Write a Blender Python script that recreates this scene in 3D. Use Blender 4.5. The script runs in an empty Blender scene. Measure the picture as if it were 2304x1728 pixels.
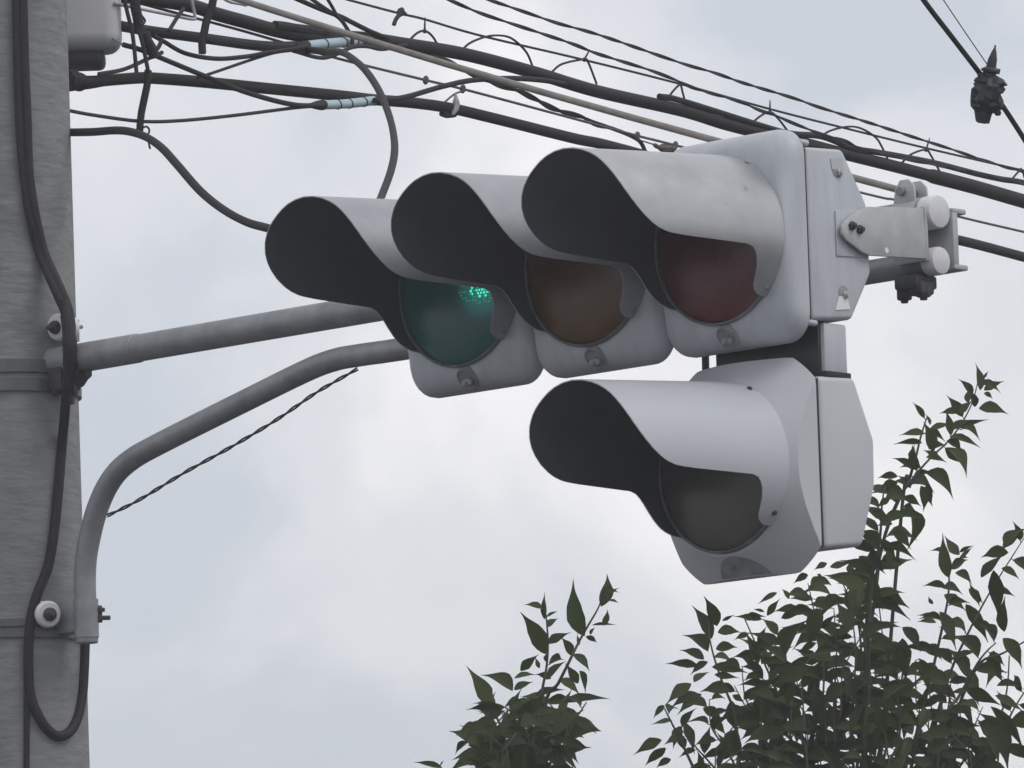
import bpy, bmesh, math, random
from mathutils import Vector, Matrix
random.seed(7)
R_ = math.radians
S = bpy.context.scene
COL = S.collection

# ------------------------------------------------------------------ camera
PHI, ELEV, ROLL, FPX, NW, NH = R_(46.5), R_(7.6), R_(1.8), 16400.0, 2304.0, 1728.0
FW = Vector((-math.cos(PHI)*math.cos(ELEV), math.sin(PHI)*math.cos(ELEV), math.sin(ELEV)))
_r = FW.cross(Vector((0, 0, 1))).normalized(); _u = _r.cross(FW)
RT = _r*math.cos(ROLL) - _u*math.sin(ROLL)
UP = _u*math.cos(ROLL) + _r*math.sin(ROLL)
CAM = Vector((11.9908, -10.9872, 2.6689))
cd = bpy.data.cameras.new('camera'); cam = bpy.data.objects.new('camera', cd); COL.objects.link(cam)
cam.matrix_world = Matrix(((RT.x, UP.x, -FW.x, CAM.x), (RT.y, UP.y, -FW.y, CAM.y), (RT.z, UP.z, -FW.z, CAM.z), (0, 0, 0, 1)))
cd.sensor_width = 36.0; cd.lens = 36.0*FPX/NW; cd.clip_start = 0.1; cd.clip_end = 8000
S.camera = cam

# ------------------------------------------------------------------ world, sun, exposure
SUN_EL, SUN_AZ = R_(52), R_(14)          # azimuth measured from +X towards +Y
sun_dir = Vector((math.cos(SUN_EL)*math.cos(SUN_AZ), math.cos(SUN_EL)*math.sin(SUN_AZ), math.sin(SUN_EL)))
w = bpy.data.worlds.new('World'); S.world = w; w.use_nodes = True
nt = w.node_tree; nt.nodes.clear()
def N(t, **k):
    n = nt.nodes.new(t)
    for a, b in k.items(): setattr(n, a, b)
    return n
out = N('ShaderNodeOutputWorld'); mixs = N('ShaderNodeMixShader')
sky = N('ShaderNodeTexSky', sky_type='NISHITA', sun_disc=False, sun_elevation=SUN_EL, sun_rotation=math.pi/2-SUN_AZ)
bg1 = N('ShaderNodeBackground'); bg1.inputs['Strength'].default_value = 0.10
bg2 = N('ShaderNodeBackground'); bg2.inputs['Strength'].default_value = 1.10
tc = N('ShaderNodeTexCoord'); mp = N('ShaderNodeMapping')
mp.inputs['Location'].default_value = (-4.65, -4.55, 7.72)
mp.inputs['Scale'].default_value = (1, 1, 1.3)
n1 = N('ShaderNodeTexNoise'); n1.inputs['Scale'].default_value = 11.0; n1.inputs['Detail'].default_value = 6; n1.inputs['Roughness'].default_value = 0.52; n1.inputs['Distortion'].default_value = 0.3
r2 = N('ShaderNodeValToRGB'); r2.color_ramp.interpolation = 'EASE'
r2.color_ramp.elements[0].position = 0.36; r2.color_ramp.elements[0].color = (0.63, 0.662, 0.725, 1)
r2.color_ramp.elements[1].position = 0.66; r2.color_ramp.elements[1].color = (1.02, 0.99, 0.99, 1)
e_ = r2.color_ramp.elements.new(0.50); e_.color = (0.79, 0.795, 0.83, 1)
mixs.inputs[0].default_value = 0.85
L = nt.links.new
L(tc.outputs['Generated'], mp.inputs['Vector']); L(mp.outputs[0], n1.inputs['Vector']); L(n1.outputs['Fac'], r2.inputs[0])
L(sky.outputs[0], bg1.inputs['Color']); L(r2.outputs[0], bg2.inputs['Color'])
L(bg1.outputs[0], mixs.inputs[1]); L(bg2.outputs[0], mixs.inputs[2]); L(mixs.outputs[0], out.inputs['Surface'])

sl = bpy.data.lights.new('sun', 'SUN'); sun = bpy.data.objects.new('sun', sl); COL.objects.link(sun)
sl.energy = 1.2; sl.angle = R_(28); sl.color = (1.0, 0.97, 0.93)
sun.rotation_euler = sun_dir.to_track_quat('Z', 'Y').to_euler(); sun.location = (6, 0, 12)
S.view_settings.view_transform = 'Standard'; S.view_settings.look = 'None'
S.view_settings.exposure = 0.0; S.view_settings.gamma = 1.0; S.view_settings.use_curve_mapping = False
S.render.engine = 'CYCLES'; S.cycles.max_bounces = 6; S.cycles.use_denoising = True
S.render.filter_size = 2.5

# ------------------------------------------------------------------ measuring helpers (photo pixels -> points on real planes)
DSP = NW/2212.0
def ray(px, py): return FW + RT*((px-NW/2)/FPX) - UP*((py-NH/2)/FPX)
def on_axis(px, py, ax, v):
    d = ray(px, py); return CAM + d*((v-CAM[ax])/d[ax])
def on_plane(px, py, n, o):
    d = ray(px, py); return CAM + d*((o-n.dot(CAM))/n.dot(d))
def at_depth(px, py, dep): return CAM + ray(px, py)*dep
def on_pole(px, py, r):
    d = ray(px, py); a = d.x**2+d.y**2; b = CAM.x*d.x+CAM.y*d.y; k = CAM.x**2+CAM.y**2-r*r
    q = max(b*b-a*k, 0); return CAM + d*((-b-math.sqrt(q))/a)
def disp(l): return [(a*DSP, b*DSP) for a, b in l]
def crop(l, ox, oy, z): return [(ox+a/z, oy+b/z) for a, b in l]

# ------------------------------------------------------------------ materials
def mat(name, col, rough=0.6, metal=0.0, var=0.0, scale=20.0, stretch=(1, 1, 1), bump=0.0, bscale=None, col2=None, spots=None, coat=0.0, emit=None, spec=0.5, bstretch=None):
    m = bpy.data.materials.new(name); m.use_nodes = True; t = m.node_tree; b = t.nodes['Principled BSDF']
    b.inputs['Roughness'].default_value = rough; b.inputs['Metallic'].default_value = metal
    b.inputs['Coat Weight'].default_value = coat; b.inputs['Specular IOR Level'].default_value = spec
    c = (*col, 1); b.inputs['Base Color'].default_value = c
    tcn = t.nodes.new('ShaderNodeTexCoord'); mpn = t.nodes.new('ShaderNodeMapping'); mpn.inputs['Scale'].default_value = stretch
    t.links.new(tcn.outputs['Object'], mpn.inputs['Vector'])
    if var > 0 or col2:
        n = t.nodes.new('ShaderNodeTexNoise'); n.inputs['Scale'].default_value = scale; n.inputs['Detail'].default_value = 6; n.inputs['Roughness'].default_value = 0.6
        t.links.new(mpn.outputs[0], n.inputs['Vector'])
        rp = t.nodes.new('ShaderNodeValToRGB'); rp.color_ramp.elements[0].position = 0.3; rp.color_ramp.elements[1].position = 0.7
        lo = col2 if col2 else tuple(x*(1-var) for x in col); hi = col if col2 else tuple(min(1, x*(1+var)) for x in col)
        rp.color_ramp.elements[0].color = (*lo, 1); rp.color_ramp.elements[1].color = (*hi, 1)
        t.links.new(n.outputs['Fac'], rp.inputs[0]); last = rp.outputs[0]
        if spots:
            v = t.nodes.new('ShaderNodeTexNoise'); v.inputs['Scale'].default_value = spots[0]; v.inputs['Detail'].default_value = 3
            t.links.new(tcn.outputs['Object'], v.inputs['Vector'])
            sr = t.nodes.new('ShaderNodeValToRGB'); sr.color_ramp.elements[0].position = spots[1]; sr.color_ramp.elements[1].position = spots[1]+0.07
            t.links.new(v.outputs['Fac'], sr.inputs[0])
            mx = t.nodes.new('ShaderNodeMix'); mx.data_type = 'RGBA'
            t.links.new(sr.outputs[0], mx.inputs['Factor']); t.links.new(last, mx.inputs['A']); mx.inputs['B'].default_value = (*spots[2], 1); last = mx.outputs['Result']
        t.links.new(last, b.inputs['Base Color'])
        rr = t.nodes.new('ShaderNodeMapRange'); rr.inputs['To Min'].default_value = max(0.02, rough-0.1); rr.inputs['To Max'].default_value = min(1, rough+0.1)
        t.links.new(n.outputs['Fac'], rr.inputs['Value']); t.links.new(rr.outputs[0], b.inputs['Roughness'])
    if bump > 0:
        n2_ = t.nodes.new('ShaderNodeTexNoise'); n2_.inputs['Scale'].default_value = bscale or scale; n2_.inputs['Detail'].default_value = 5
        mb = t.nodes.new('ShaderNodeMapping'); mb.inputs['Scale'].default_value = bstretch or stretch
        t.links.new(tcn.outputs['Object'], mb.inputs['Vector']); t.links.new(mb.outputs[0], n2_.inputs['Vector'])
        bp = t.nodes.new('ShaderNodeBump'); bp.inputs['Strength'].default_value = bump; bp.inputs['Distance'].default_value = 0.01
        t.links.new(n2_.outputs['Fac'], bp.inputs['Height']); t.links.new(bp.outputs[0], b.inputs['Normal'])
    if emit:
        b.inputs['Emission Color'].default_value = (*emit[0], 1); b.inputs['Emission Strength'].default_value = emit[1]
    return m

M = {}
M['concrete'] = mat('concrete', (0.25, 0.256, 0.254), 0.92, col2=(0.18, 0.186, 0.187), scale=13, stretch=(1.2, 1.2, 3.0), bump=0.40, bscale=24, bstretch=(0.9, 0.9, 2.8), spots=(4.5, 0.58, (0.17, 0.18, 0.185)))
M['galv'] = mat('galvanised_steel', (0.33, 0.34, 0.355), 0.55, 0.3, col2=(0.22, 0.228, 0.24), scale=18, bump=0.06, bscale=60, spots=(40, 0.70, (0.17, 0.155, 0.14)))
M['galv_light'] = mat('weathered_galvanised_plate', (0.47, 0.48, 0.49), 0.55, 0.25, col2=(0.37, 0.385, 0.39), scale=26, bump=0.05, bscale=80, spots=(22, 0.70, (0.27, 0.25, 0.23)))
M['cap'] = mat('pale_plastic_cap', (0.62, 0.62, 0.64), 0.5, var=0.06, scale=30)
M['steel_dark'] = mat('dark_rusty_steel', (0.075, 0.078, 0.082), 0.7, 0.3, col2=(0.045, 0.042, 0.042), scale=40)
M['housing'] = mat('weathered_grey_white_paint', (0.49, 0.515, 0.55), 0.5, col2=(0.405, 0.43, 0.46), scale=8, stretch=(4, 4, 0.8), bump=0.03, bscale=120, spots=(34, 0.71, (0.33, 0.32, 0.30)))
M['housing_new'] = mat('clean_white_paint', (0.485, 0.50, 0.53), 0.45, var=0.04, scale=4, bump=0.02, bscale=140)
M['visor_out'] = mat('weathered_grey_hood', (0.37, 0.375, 0.40), 0.42, 0.3, col2=(0.285, 0.29, 0.315), scale=9, bump=0.05, bscale=70, spots=(27, 0.70, (0.28, 0.275, 0.27)))
M['visor_worn'] = mat('worn_bare_metal_hood', (0.475, 0.475, 0.485), 0.34, 0.6, col2=(0.37, 0.372, 0.385), scale=9, bump=0.05, bscale=70, spots=(27, 0.70, (0.30, 0.29, 0.275)))
M['visor_out_new'] = mat('white_painted_hood', (0.475, 0.495, 0.53), 0.42, var=0.04, scale=5, bump=0.015, bscale=120, spots=(60, 0.78, (0.4, 0.4, 0.4)))
M['visor_in'] = mat('faded_black_hood_lining', (0.075, 0.083, 0.098), 0.7, var=0.1, scale=16)
M['rim'] = mat('dirty_rim', (0.22, 0.225, 0.23), 0.6, col2=(0.10, 0.10, 0.10), scale=25)
M['latch'] = mat('recess_shade_grey', (0.33, 0.34, 0.355), 0.7, col2=(0.20, 0.20, 0.205), scale=30)  # darker grey that carries the shade of the recesses
M['band'] = mat('tarnished_steel_band', (0.15, 0.155, 0.165), 0.6, 0.3, col2=(0.09, 0.092, 0.10), scale=22)
M['gasket'] = mat('black_gasket', (0.02, 0.02, 0.022), 0.8)
M['black_plate'] = mat('black_painted_steel', (0.014, 0.015, 0.02), 0.5, var=0.2, scale=20)
M['cable'] = mat('black_cable_jacket', (0.020, 0.018, 0.022), 0.7, var=0.3, scale=30, spec=0.3)
M['wire'] = mat('dark_strand_wire', (0.045, 0.042, 0.046), 0.85, 0.0, var=0.2, scale=50, spec=0.2)
M['wire_brown'] = mat('brownish_strand_wire', (0.13, 0.11, 0.105), 0.6, 0.3, var=0.3, scale=60)
M['stay'] = mat('tan_weathered_stay_wire', (0.30, 0.28, 0.255), 0.6, 0.3, col2=(0.20, 0.175, 0.155), scale=35)
M['pale_rod'] = mat('pale_galvanised_rod', (0.42, 0.42, 0.44), 0.5, 0.3, var=0.1, scale=40)
M['sleeve'] = mat('pale_blue_splice_sleeve', (0.40, 0.50, 0.56), 0.5, var=0.08, scale=40)
M['box'] = mat('pale_grey_plastic_box', (0.50, 0.50, 0.51), 0.5, var=0.04, scale=6)
M['box_dark'] = mat('dark_box_base', (0.055, 0.055, 0.06), 0.6)
M['porcelain'] = mat('white_porcelain', (0.70, 0.69, 0.69), 0.3, var=0.05, scale=20)
M['clip'] = mat('translucent_pale_clip', (0.38, 0.38, 0.36), 0.5)
M['sticker'] = mat('white_sticker', (0.74, 0.74, 0.75), 0.5)
M['asphalt'] = mat('asphalt', (0.05, 0.05, 0.052), 0.9, var=0.25, scale=2, bump=0.2, bscale=40)
M['bark'] = mat('grey_brown_bark', (0.10, 0.085, 0.07), 0.9, col2=(0.06, 0.05, 0.042), scale=14, stretch=(3, 3, 1), bump=0.5, bscale=20)
M['twig'] = mat('green_brown_twig', (0.055, 0.058, 0.036), 0.8, var=0.2, scale=20)

def lens_mat(name, col, col2, emit=None, cell=170):
    m = bpy.data.materials.new(name); m.use_nodes = True; t = m.node_tree; b = t.nodes['Principled BSDF']
    b.inputs['Roughness'].default_value = 0.38; b.inputs['Coat Weight'].default_value = 0.25; b.inputs['Coat Roughness'].default_value = 0.3
    tcn = t.nodes.new('ShaderNodeTexCoord')
    n = t.nodes.new('ShaderNodeTexNoise'); n.inputs['Scale'].default_value = 9; n.inputs['Detail'].default_value = 3
    t.links.new(tcn.outputs['Object'], n.inputs['Vector'])
    rp = t.nodes.new('ShaderNodeValToRGB'); rp.color_ramp.elements[0].position = 0.35; rp.color_ramp.elements[1].position = 0.65
    rp.color_ramp.elements[0].color = (*col, 1); rp.color_ramp.elements[1].color = (*col2, 1)
    t.links.new(n.outputs['Fac'], rp.inputs[0]); t.links.new(rp.outputs[0], b.inputs['Base Color'])
    v = t.nodes.new('ShaderNodeTexVoronoi'); v.inputs['Scale'].default_value = cell; t.links.new(tcn.outputs['Object'], v.inputs['Vector'])
    bp = t.nodes.new('ShaderNodeBump'); bp.inputs['Strength'].default_value = 0.10; bp.inputs['Distance'].default_value = 0.002
    t.links.new(v.outputs['Distance'], bp.inputs['Height']); t.links.new(bp.outputs[0], b.inputs['Normal'])
    if emit:
        b.inputs['Emission Color'].default_value = (*emit[0], 1); b.inputs['Emission Strength'].default_value = emit[1]
    return m
M['lens_red'] = lens_mat('dark_red_lens', (0.075, 0.006, 0.012), (0.11, 0.009, 0.016))
M['lens_amber'] = lens_mat('dark_amber_lens', (0.085, 0.036, 0.008), (0.12, 0.05, 0.009))
M['lens_green'] = lens_mat('blue_green_lens', (0.012, 0.070, 0.078), (0.018, 0.092, 0.098), emit=((0.02, 0.30, 0.26), 0.045))
M['lens_dark'] = lens_mat('unlit_grey_lens', (0.062, 0.062, 0.050), (0.088, 0.085, 0.068))
M['lit'] = mat('lit_green_cells', (0.1, 0.6, 0.45), 0.4, emit=((0.035, 0.80, 0.47), 1.15))
M['lit_dim'] = mat('dim_green_cells', (0.06, 0.4, 0.33), 0.4, emit=((0.02, 0.55, 0.38), 0.28))

def leaf_mat(name, col, col2):
    m = bpy.data.materials.new(name); m.use_nodes = True; t = m.node_tree; b = t.nodes['Principled BSDF']; o = t.nodes['Material Output']
    b.inputs['Roughness'].default_value = 0.7; b.inputs['Specular IOR Level'].default_value = 0.25
    oi = t.nodes.new('ShaderNodeObjectInfo'); tcn = t.nodes.new('ShaderNodeTexCoord'); n = t.nodes.new('ShaderNodeTexNoise'); n.inputs['Scale'].default_value = 14
    t.links.new(tcn.outputs['Object'], n.inputs['Vector'])
    ad = t.nodes.new('ShaderNodeMath'); ad.operation = 'ADD'; t.links.new(oi.outputs['Random'], ad.inputs[0]); t.links.new(n.outputs['Fac'], ad.inputs[1])
    ml = t.nodes.new('ShaderNodeMath'); ml.operation = 'MULTIPLY'; ml.inputs[1].default_value = 0.5; t.links.new(ad.outputs[0], ml.inputs[0])
    rp = t.nodes.new('ShaderNodeValToRGB'); rp.color_ramp.elements[0].position = 0.2; rp.color_ramp.elements[1].position = 0.8
    rp.color_ramp.elements[0].color = (*col, 1); rp.color_ramp.elements[1].color = (*col2, 1)
    t.links.new(ml.outputs[0], rp.inputs[0]); t.links.new(rp.outputs[0], b.inputs['Base Color'])
    tr = t.nodes.new('ShaderNodeBsdfTranslucent'); tr.inputs['Color'].default_value = (col2[0]*0.9, col2[1]*1.1, col2[2]*0.5, 1)
    mx = t.nodes.new('ShaderNodeMixShader'); mx.inputs[0].default_value = 0.22
    t.links.new(b.outputs[0], mx.inputs[1]); t.links.new(tr.outputs[0], mx.inputs[2]); t.links.new(mx.outputs[0], o.inputs['Surface'])
    return m
M['leaf'] = leaf_mat('dark_green_leaf', (0.012, 0.022, 0.009), (0.066, 0.088, 0.030))
M['leaf_brown'] = leaf_mat('brownish_leaf', (0.075, 0.065, 0.042), (0.10, 0.085, 0.055))

# ------------------------------------------------------------------ mesh helpers
class B:
    """collects geometry for one mesh"""
    def __init__(s): s.v = []; s.f = []; s.m = []
    def add(s, vs, fs, mi=0):
        o = len(s.v); s.v += [Vector(x) for x in vs]; s.f += [tuple(i+o for i in f) for f in fs]; s.m += [mi]*len(fs); return s
    def tube(s, pts, r, seg=10, mi=0, cap=True):
        pts = [Vector(p) for p in pts]; n = len(pts); rs = r if isinstance(r, (list, tuple)) else [r]*n
        tg = [(pts[min(i+1, n-1)]-pts[max(i-1, 0)]).normalized() for i in range(n)]
        a = tg[0].orthogonal().normalized(); vs = []; fs = []
        for i in range(n):
            a = (a - tg[i]*a.dot(tg[i])).normalized(); b = tg[i].cross(a)
            for k in range(seg):
                q = 2*math.pi*k/seg; vs.append(pts[i] + (a*math.cos(q)+b*math.sin(q))*rs[i])
        for i in range(n-1):
            for k in range(seg):
                k2 = (k+1) % seg; fs.append((i*seg+k, i*seg+k2, (i+1)*seg+k2, (i+1)*seg+k))
        if cap: fs.append(tuple(range(seg-1, -1, -1))); fs.append(tuple((n-1)*seg+k for k in range(seg)))
        return s.add(vs, fs, mi)
    def lathe(s, org, axis, prof, seg=24, mi=0):
        """prof: (radius, distance along axis)"""
        axis = Vector(axis).normalized(); a = axis.orthogonal().normalized(); b = axis.cross(a); org = Vector(org); vs = []; fs = []
        for r, h in prof:
            for k in range(seg):
                q = 2*math.pi*k/seg; vs.append(org + axis*h + (a*math.cos(q)+b*math.sin(q))*max(r, 1e-5))
        for i in range(len(prof)-1):
            for k in range(seg):
                k2 = (k+1) % seg; fs.append((i*seg+k, i*seg+k2, (i+1)*seg+k2, (i+1)*seg+k))
        if prof[0][0] > 1e-4: fs.append(tuple(range(seg-1, -1, -1)))
        if prof[-1][0] > 1e-4: fs.append(tuple((len(prof)-1)*seg+k for k in range(seg)))
        return s.add(vs, fs, mi)
    def prism(s, poly, ext, mi=0):
        """polygon of 3D points extruded by a vector"""
        p = [Vector(x) for x in poly]; e = Vector(ext); n = len(p)
        vs = p + [x+e for x in p]; fs = [tuple(range(n-1, -1, -1)), tuple(range(n, 2*n))] + [(i, (i+1) % n, n+(i+1) % n, n+i) for i in range(n)]
        return s.add(vs, fs, mi)
    def box(s, c, hx, hy, hz, ax=None, mi=0):
        c = Vector(c); X, Y, Z = ax if ax else (Vector((1, 0, 0)), Vector((0, 1, 0)), Vector((0, 0, 1)))
        vs = [c+X*hx*a+Y*hy*b+Z*hz*d for a in (-1, 1) for b in (-1, 1) for d in (-1, 1)]
        fs = [(0, 1, 3, 2), (4, 6, 7, 5), (0, 4, 5, 1), (2, 3, 7, 6), (0, 2, 6, 4), (1, 5, 7, 3)]
        return s.add(vs, fs, mi)
    def build(s, name, mats, parent=None, bevel=0.0, bseg=2, sharp=35, smooth=True):
        me = bpy.data.meshes.new(name); off = ORG.get(parent, Vector()) if parent is not None else Vector()
        org = Vector()
        if parent is None:                        # a thing of one mesh: its origin sits at its own lowest middle
            xs = [v.x for v in s.v]; ys = [v.y for v in s.v]; zs = [v.z for v in s.v]
            org = Vector(((min(xs)+max(xs))/2, (min(ys)+max(ys))/2, min(zs))); off = org
        me.from_pydata([tuple(v-off) for v in s.v], [], s.f)
        mats = mats if isinstance(mats, (list, tuple)) else [mats]
        for k in mats: me.materials.append(M[k])
        for p, i in zip(me.polygons, s.m): p.material_index = i
        bm = bmesh.new(); bm.from_mesh(me); bmesh.ops.recalc_face_normals(bm, faces=bm.faces)
        if bevel > 0:
            ed = [e for e in bm.edges if len(e.link_faces) == 2 and e.calc_face_angle(0) > R_(25)]
            bmesh.ops.bevel(bm, geom=ed, offset=bevel, segments=bseg, affect='EDGES', profile=0.5, clamp_overlap=True)
        bm.to_mesh(me); bm.free()
        if smooth:
            me.shade_smooth(); me.set_sharp_from_angle(angle=R_(sharp))
        o = bpy.data.objects.new(name, me); COL.objects.link(o)
        if parent is not None: o.parent = parent; ORG[o] = off
        else: o.location = org; ORG[o] = org
        return o
ORG = {}
def thing(name, label, cat, loc, group=None):
    o = bpy.data.objects.new(name, None); COL.objects.link(o); o.location = loc; o.empty_display_size = 0.05
    ORG[o] = Vector(loc); o['label'] = label; o['category'] = cat
    if group: o['group'] = group
    return o
def tag(o, label, cat, group=None):
    o['label'] = label; o['category'] = cat
    if group: o['group'] = group
    return o
def spline(pts, sub=8):
    p = [Vector(x) for x in pts]
    if len(p) < 3: return [p[0].lerp(p[-1], i/sub) for i in range(sub+1)]
    q = [p[0]*2-p[1]] + p + [p[-1]*2-p[-2]]; o = []
    for i in range(1, len(q)-2):
        a, b, c, d = q[i-1:i+3]
        for k in range(sub):
            t = k/sub; o.append(0.5*((2*b)+(c-a)*t+(2*a-5*b+4*c-d)*t*t+(3*b-a-3*c+d)*t**3))
    o.append(p[-1]); return o
def hexbolt(b, p, axis, r=0.012, h=0.012, shank=0.0, mi=0):
    b.lathe(p, axis, [(r, 0), (r, h*0.85), (r*0.85, h)], 6, mi)
    if shank: b.lathe(Vector(p)+Vector(axis).normalized()*h, axis, [(r*0.5, 0), (r*0.5, shank*0.9), (r*0.35, shank)], 10, mi)

# ------------------------------------------------------------------ ground
b = B(); b.add([(-3000, -3000, 0), (3000, -3000, 0), (3000, 3000, 0), (-3000, 3000, 0)], [(0, 1, 2, 3)])
g = b.build('ground', 'asphalt', smooth=False); g['kind'] = 'structure'

# ------------------------------------------------------------------ concrete pole
POLE_TOP = 9.5
def pole_r(z): return 0.1585 + (5.187-z)/150.0
b = B(); b.lathe((0, 0, -0.3), (0, 0, 1), [(pole_r(z), z+0.3) for z in (-0.3, 1, 2, 3, 4, 4.5, 5, 5.5, 6, 7, 8, POLE_TOP)] + [(0.05, POLE_TOP+0.33)], 64)
b.build('utility_pole', 'concrete')
tag(bpy.data.objects['utility_pole'], 'thick grey concrete utility pole carrying the signal arms, at the left edge', 'pole')

RH = Vector((RT.x, RT.y, 0)).normalized(); FH = Vector((-RH.y, RH.x, 0)); ZU = Vector((0, 0, 1))      # level axes across and along the view
# ------------------------------------------------------------------ signal arm: two pipes, clamps, end bracket
ZP, ZL, XE = 4.9, 4.8015, 2.75
arm = thing('signal_arm', 'grey steel double pipe arm from the pole to the traffic signals', 'arm', (0.16, 0, 4.25))
b = B(); b.tube([(0.12, 0, ZP), (0.43, 0, ZP), (0.431, 0, ZP), (XE-0.012, 0, ZP)], [0.0332, 0.0328, 0.0305, 0.0305], 28)
b.build('upper_pipe', 'galv', arm)
lowpts = [(0.243, 0, 4.266), (0.243, 0, 4.42), (0.262, 0, 4.50), (0.295, 0, 4.57), (0.34, 0, 4.622), (0.40, 0, 4.655), (0.50, 0, 4.683), (0.75, 0, 4.742), (0.95, 0, 4.788), (1.04, 0, 4.802), (1.12, 0, 4.8035), (1.3, 0, ZL), (2.0, 0, ZL), (XE-0.012, 0, ZL)]
lp = [Vector(p) for p in spline(lowpts, 6)]
b = B(); b.tube(lp, 0.0245, 24); lowpipe = b.build('lower_pipe', 'galv', arm)
b = B(); b.lathe((0.243, 0, 4.272), (0, 0, -1), [(0.0256, -0.01), (0.0256, 0.006), (0.0245, 0.009), (0.019, 0.009)], 24); b.build('lower_pipe_foot', 'galv', arm)
for z, r in ((ZP, 0.034), (ZL, 0.0285)):
    b = B(); b.lathe((XE-0.03, 0, z), (1, 0, 0), [(r, 0), (r, 0.026), (r*0.93, 0.031), (r*0.6, 0.034), (0, 0.035)], 32); b.build('pipe_end_cap', 'cap', arm)
# pole clamps: two half bands each, ears and bolts on the arm side
def clamp(z, h, band_mat, name):
    b = B(); r = pole_r(z)
    for zz in (z+h*0.62, z-h*0.62):
        b.lathe((0, 0, zz), (0, 0, 1), [(r+0.001, -h*0.42), (r+0.0075, -h*0.42), (r+0.0075, h*0.42), (r+0.001, h*0.42)], 64)
    return b.build(name, band_mat, arm)
clamp(4.868, 0.034, 'band', 'pole_band')
clamp(4.302, 0.020, 'band', 'pole_band')
b = B(); b.box((0.190, 0.0, 4.858), 0.022, 0.030, 0.026); b.build('upper_clamp_ear', 'steel_dark', arm, bevel=0.004)
b = B(); b.prism([(0.165, -0.012, 4.878), (0.262, -0.012, 4.878), (0.262, -0.012, 4.862), (0.235, -0.012, 4.838), (0.165, -0.012, 4.826)], (0, 0.03, 0)); b.build('upper_clamp_gusset', 'steel_dark', arm, bevel=0.003)
for x, y, z, r, h, sh in ((0.222, -0.01, 4.842, 0.0155, 0.024, 0.02), (0.182, -0.02, 4.832, 0.010, 0.008, 0.004)):
    b = B(); hexbolt(b, (x, y, z), (0, 0, -1), r, h, sh); b.build('clamp_bolt', 'steel_dark', arm)
b = B(); hexbolt(b, (0.275, -0.005, 4.866), (0, 0, -1), 0.0075, 0.012, 0.004); b.build('set_screw', 'steel_dark', arm)
b = B(); b.box((0.193, 0, 4.325), 0.034, 0.020, 0.036); b.build('lower_clamp_lug', 'galv', arm, bevel=0.004)
b = B(); b.lathe((0.243, 0, 4.275), (0, 0, 1), [(0.0247, 0), (0.0278, 0.0), (0.0278, 0.085), (0.0247, 0.085)], 28); b.build('lower_pipe_strap', 'galv', arm)
for z, y, r, sh in ((4.336, 0.0, 0.010, 0.006), (4.318, -0.012, 0.0105, 0.018)):
    b = B(); hexbolt(b, Vector((0.243, 0, z))+RH*0.026+Vector((0, 0, 0)), RH, r, 0.010, sh); b.build('clamp_bolt', 'steel_dark', arm)
# end bracket: plate along Y at the outer end of the signal, flange and channel clasping both pipes
XP = 2.738
o2 = [on_axis(x*DSP, y*DSP, 0, XP) for x, y in [(1870, 447), (1990, 450), (2001, 560), (1875, 553), (1858, 545), (1824, 519), (1814, 505), (1813, 488), (1822, 476), (1846, 458)]]
b = B(); b.prism(o2, (0.006, 0, 0)); pl = b.build('bracket_plate', 'galv_light', arm, bevel=0.002)
yb = max(p.y for p in o2); zt = o2[1].z; zb = o2[2].z
b = B(); b.box((XP-0.035, yb-0.003, (zt+zb)/2), 0.042, 0.004, (zt-zb)/2+0.004); b.build('bracket_flange', 'galv_light', arm, bevel=0.002)
b = B(); yc0 = 0.037
zc0, zc1 = 4.792, 4.905
b.box((2.712, yc0+0.004, (zc0+zc1)/2), 0.045, 0.008, (zc1-zc0)/2-0.003); b.box((2.712, yc0+0.018, zc1), 0.045, 0.021, 0.0055); b.box((2.712, yc0+0.018, zc0), 0.045, 0.021, 0.0055)
b.build('pipe_channel', 'galv_light', arm, bevel=0.003)
for x, y in ((1839, 488), (1856, 496)):
    b = B(); p = on_axis(x*DSP, y*DSP, 0, XP+0.006); hexbolt(b, p, (1, 0, 0), 0.009, 0.007, 0.006); b.build('plate_bolt', 'steel_dark', arm)
b = B(); p = on_axis(1915*DSP, 541*DSP, 0, XP+0.0065); b.lathe(p, (1, 0, 0), [(0.006, 0), (0.006, 0.0008)], 16); b.build('plate_hole', 'sticker', arm)
# pipe clamp block under the lower pipe
b = B(); b.box((2.69, -0.01, 4.762), 0.030, 0.033, 0.014); b.box((2.71, -0.018, 4.748), 0.02, 0.02, 0.014); b.build('saddle', 'steel_dark', arm, bevel=0.006)
for dx in (-0.022, 0.028):
    b = B(); hexbolt(b, (2.69+dx, -0.02, 4.75), (0, 0, -1), 0.015, 0.02, 0.006); b.build('saddle_nut', 'steel_dark', arm)
# inner bracket near the pole side of the signal (same purpose, mostly hidden)
b = B(); b.box((1.70, -0.11, 4.85), 0.004, 0.11, 0.055); b.build('bracket_plate', 'galv_light', arm, bevel=0.002)

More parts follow.
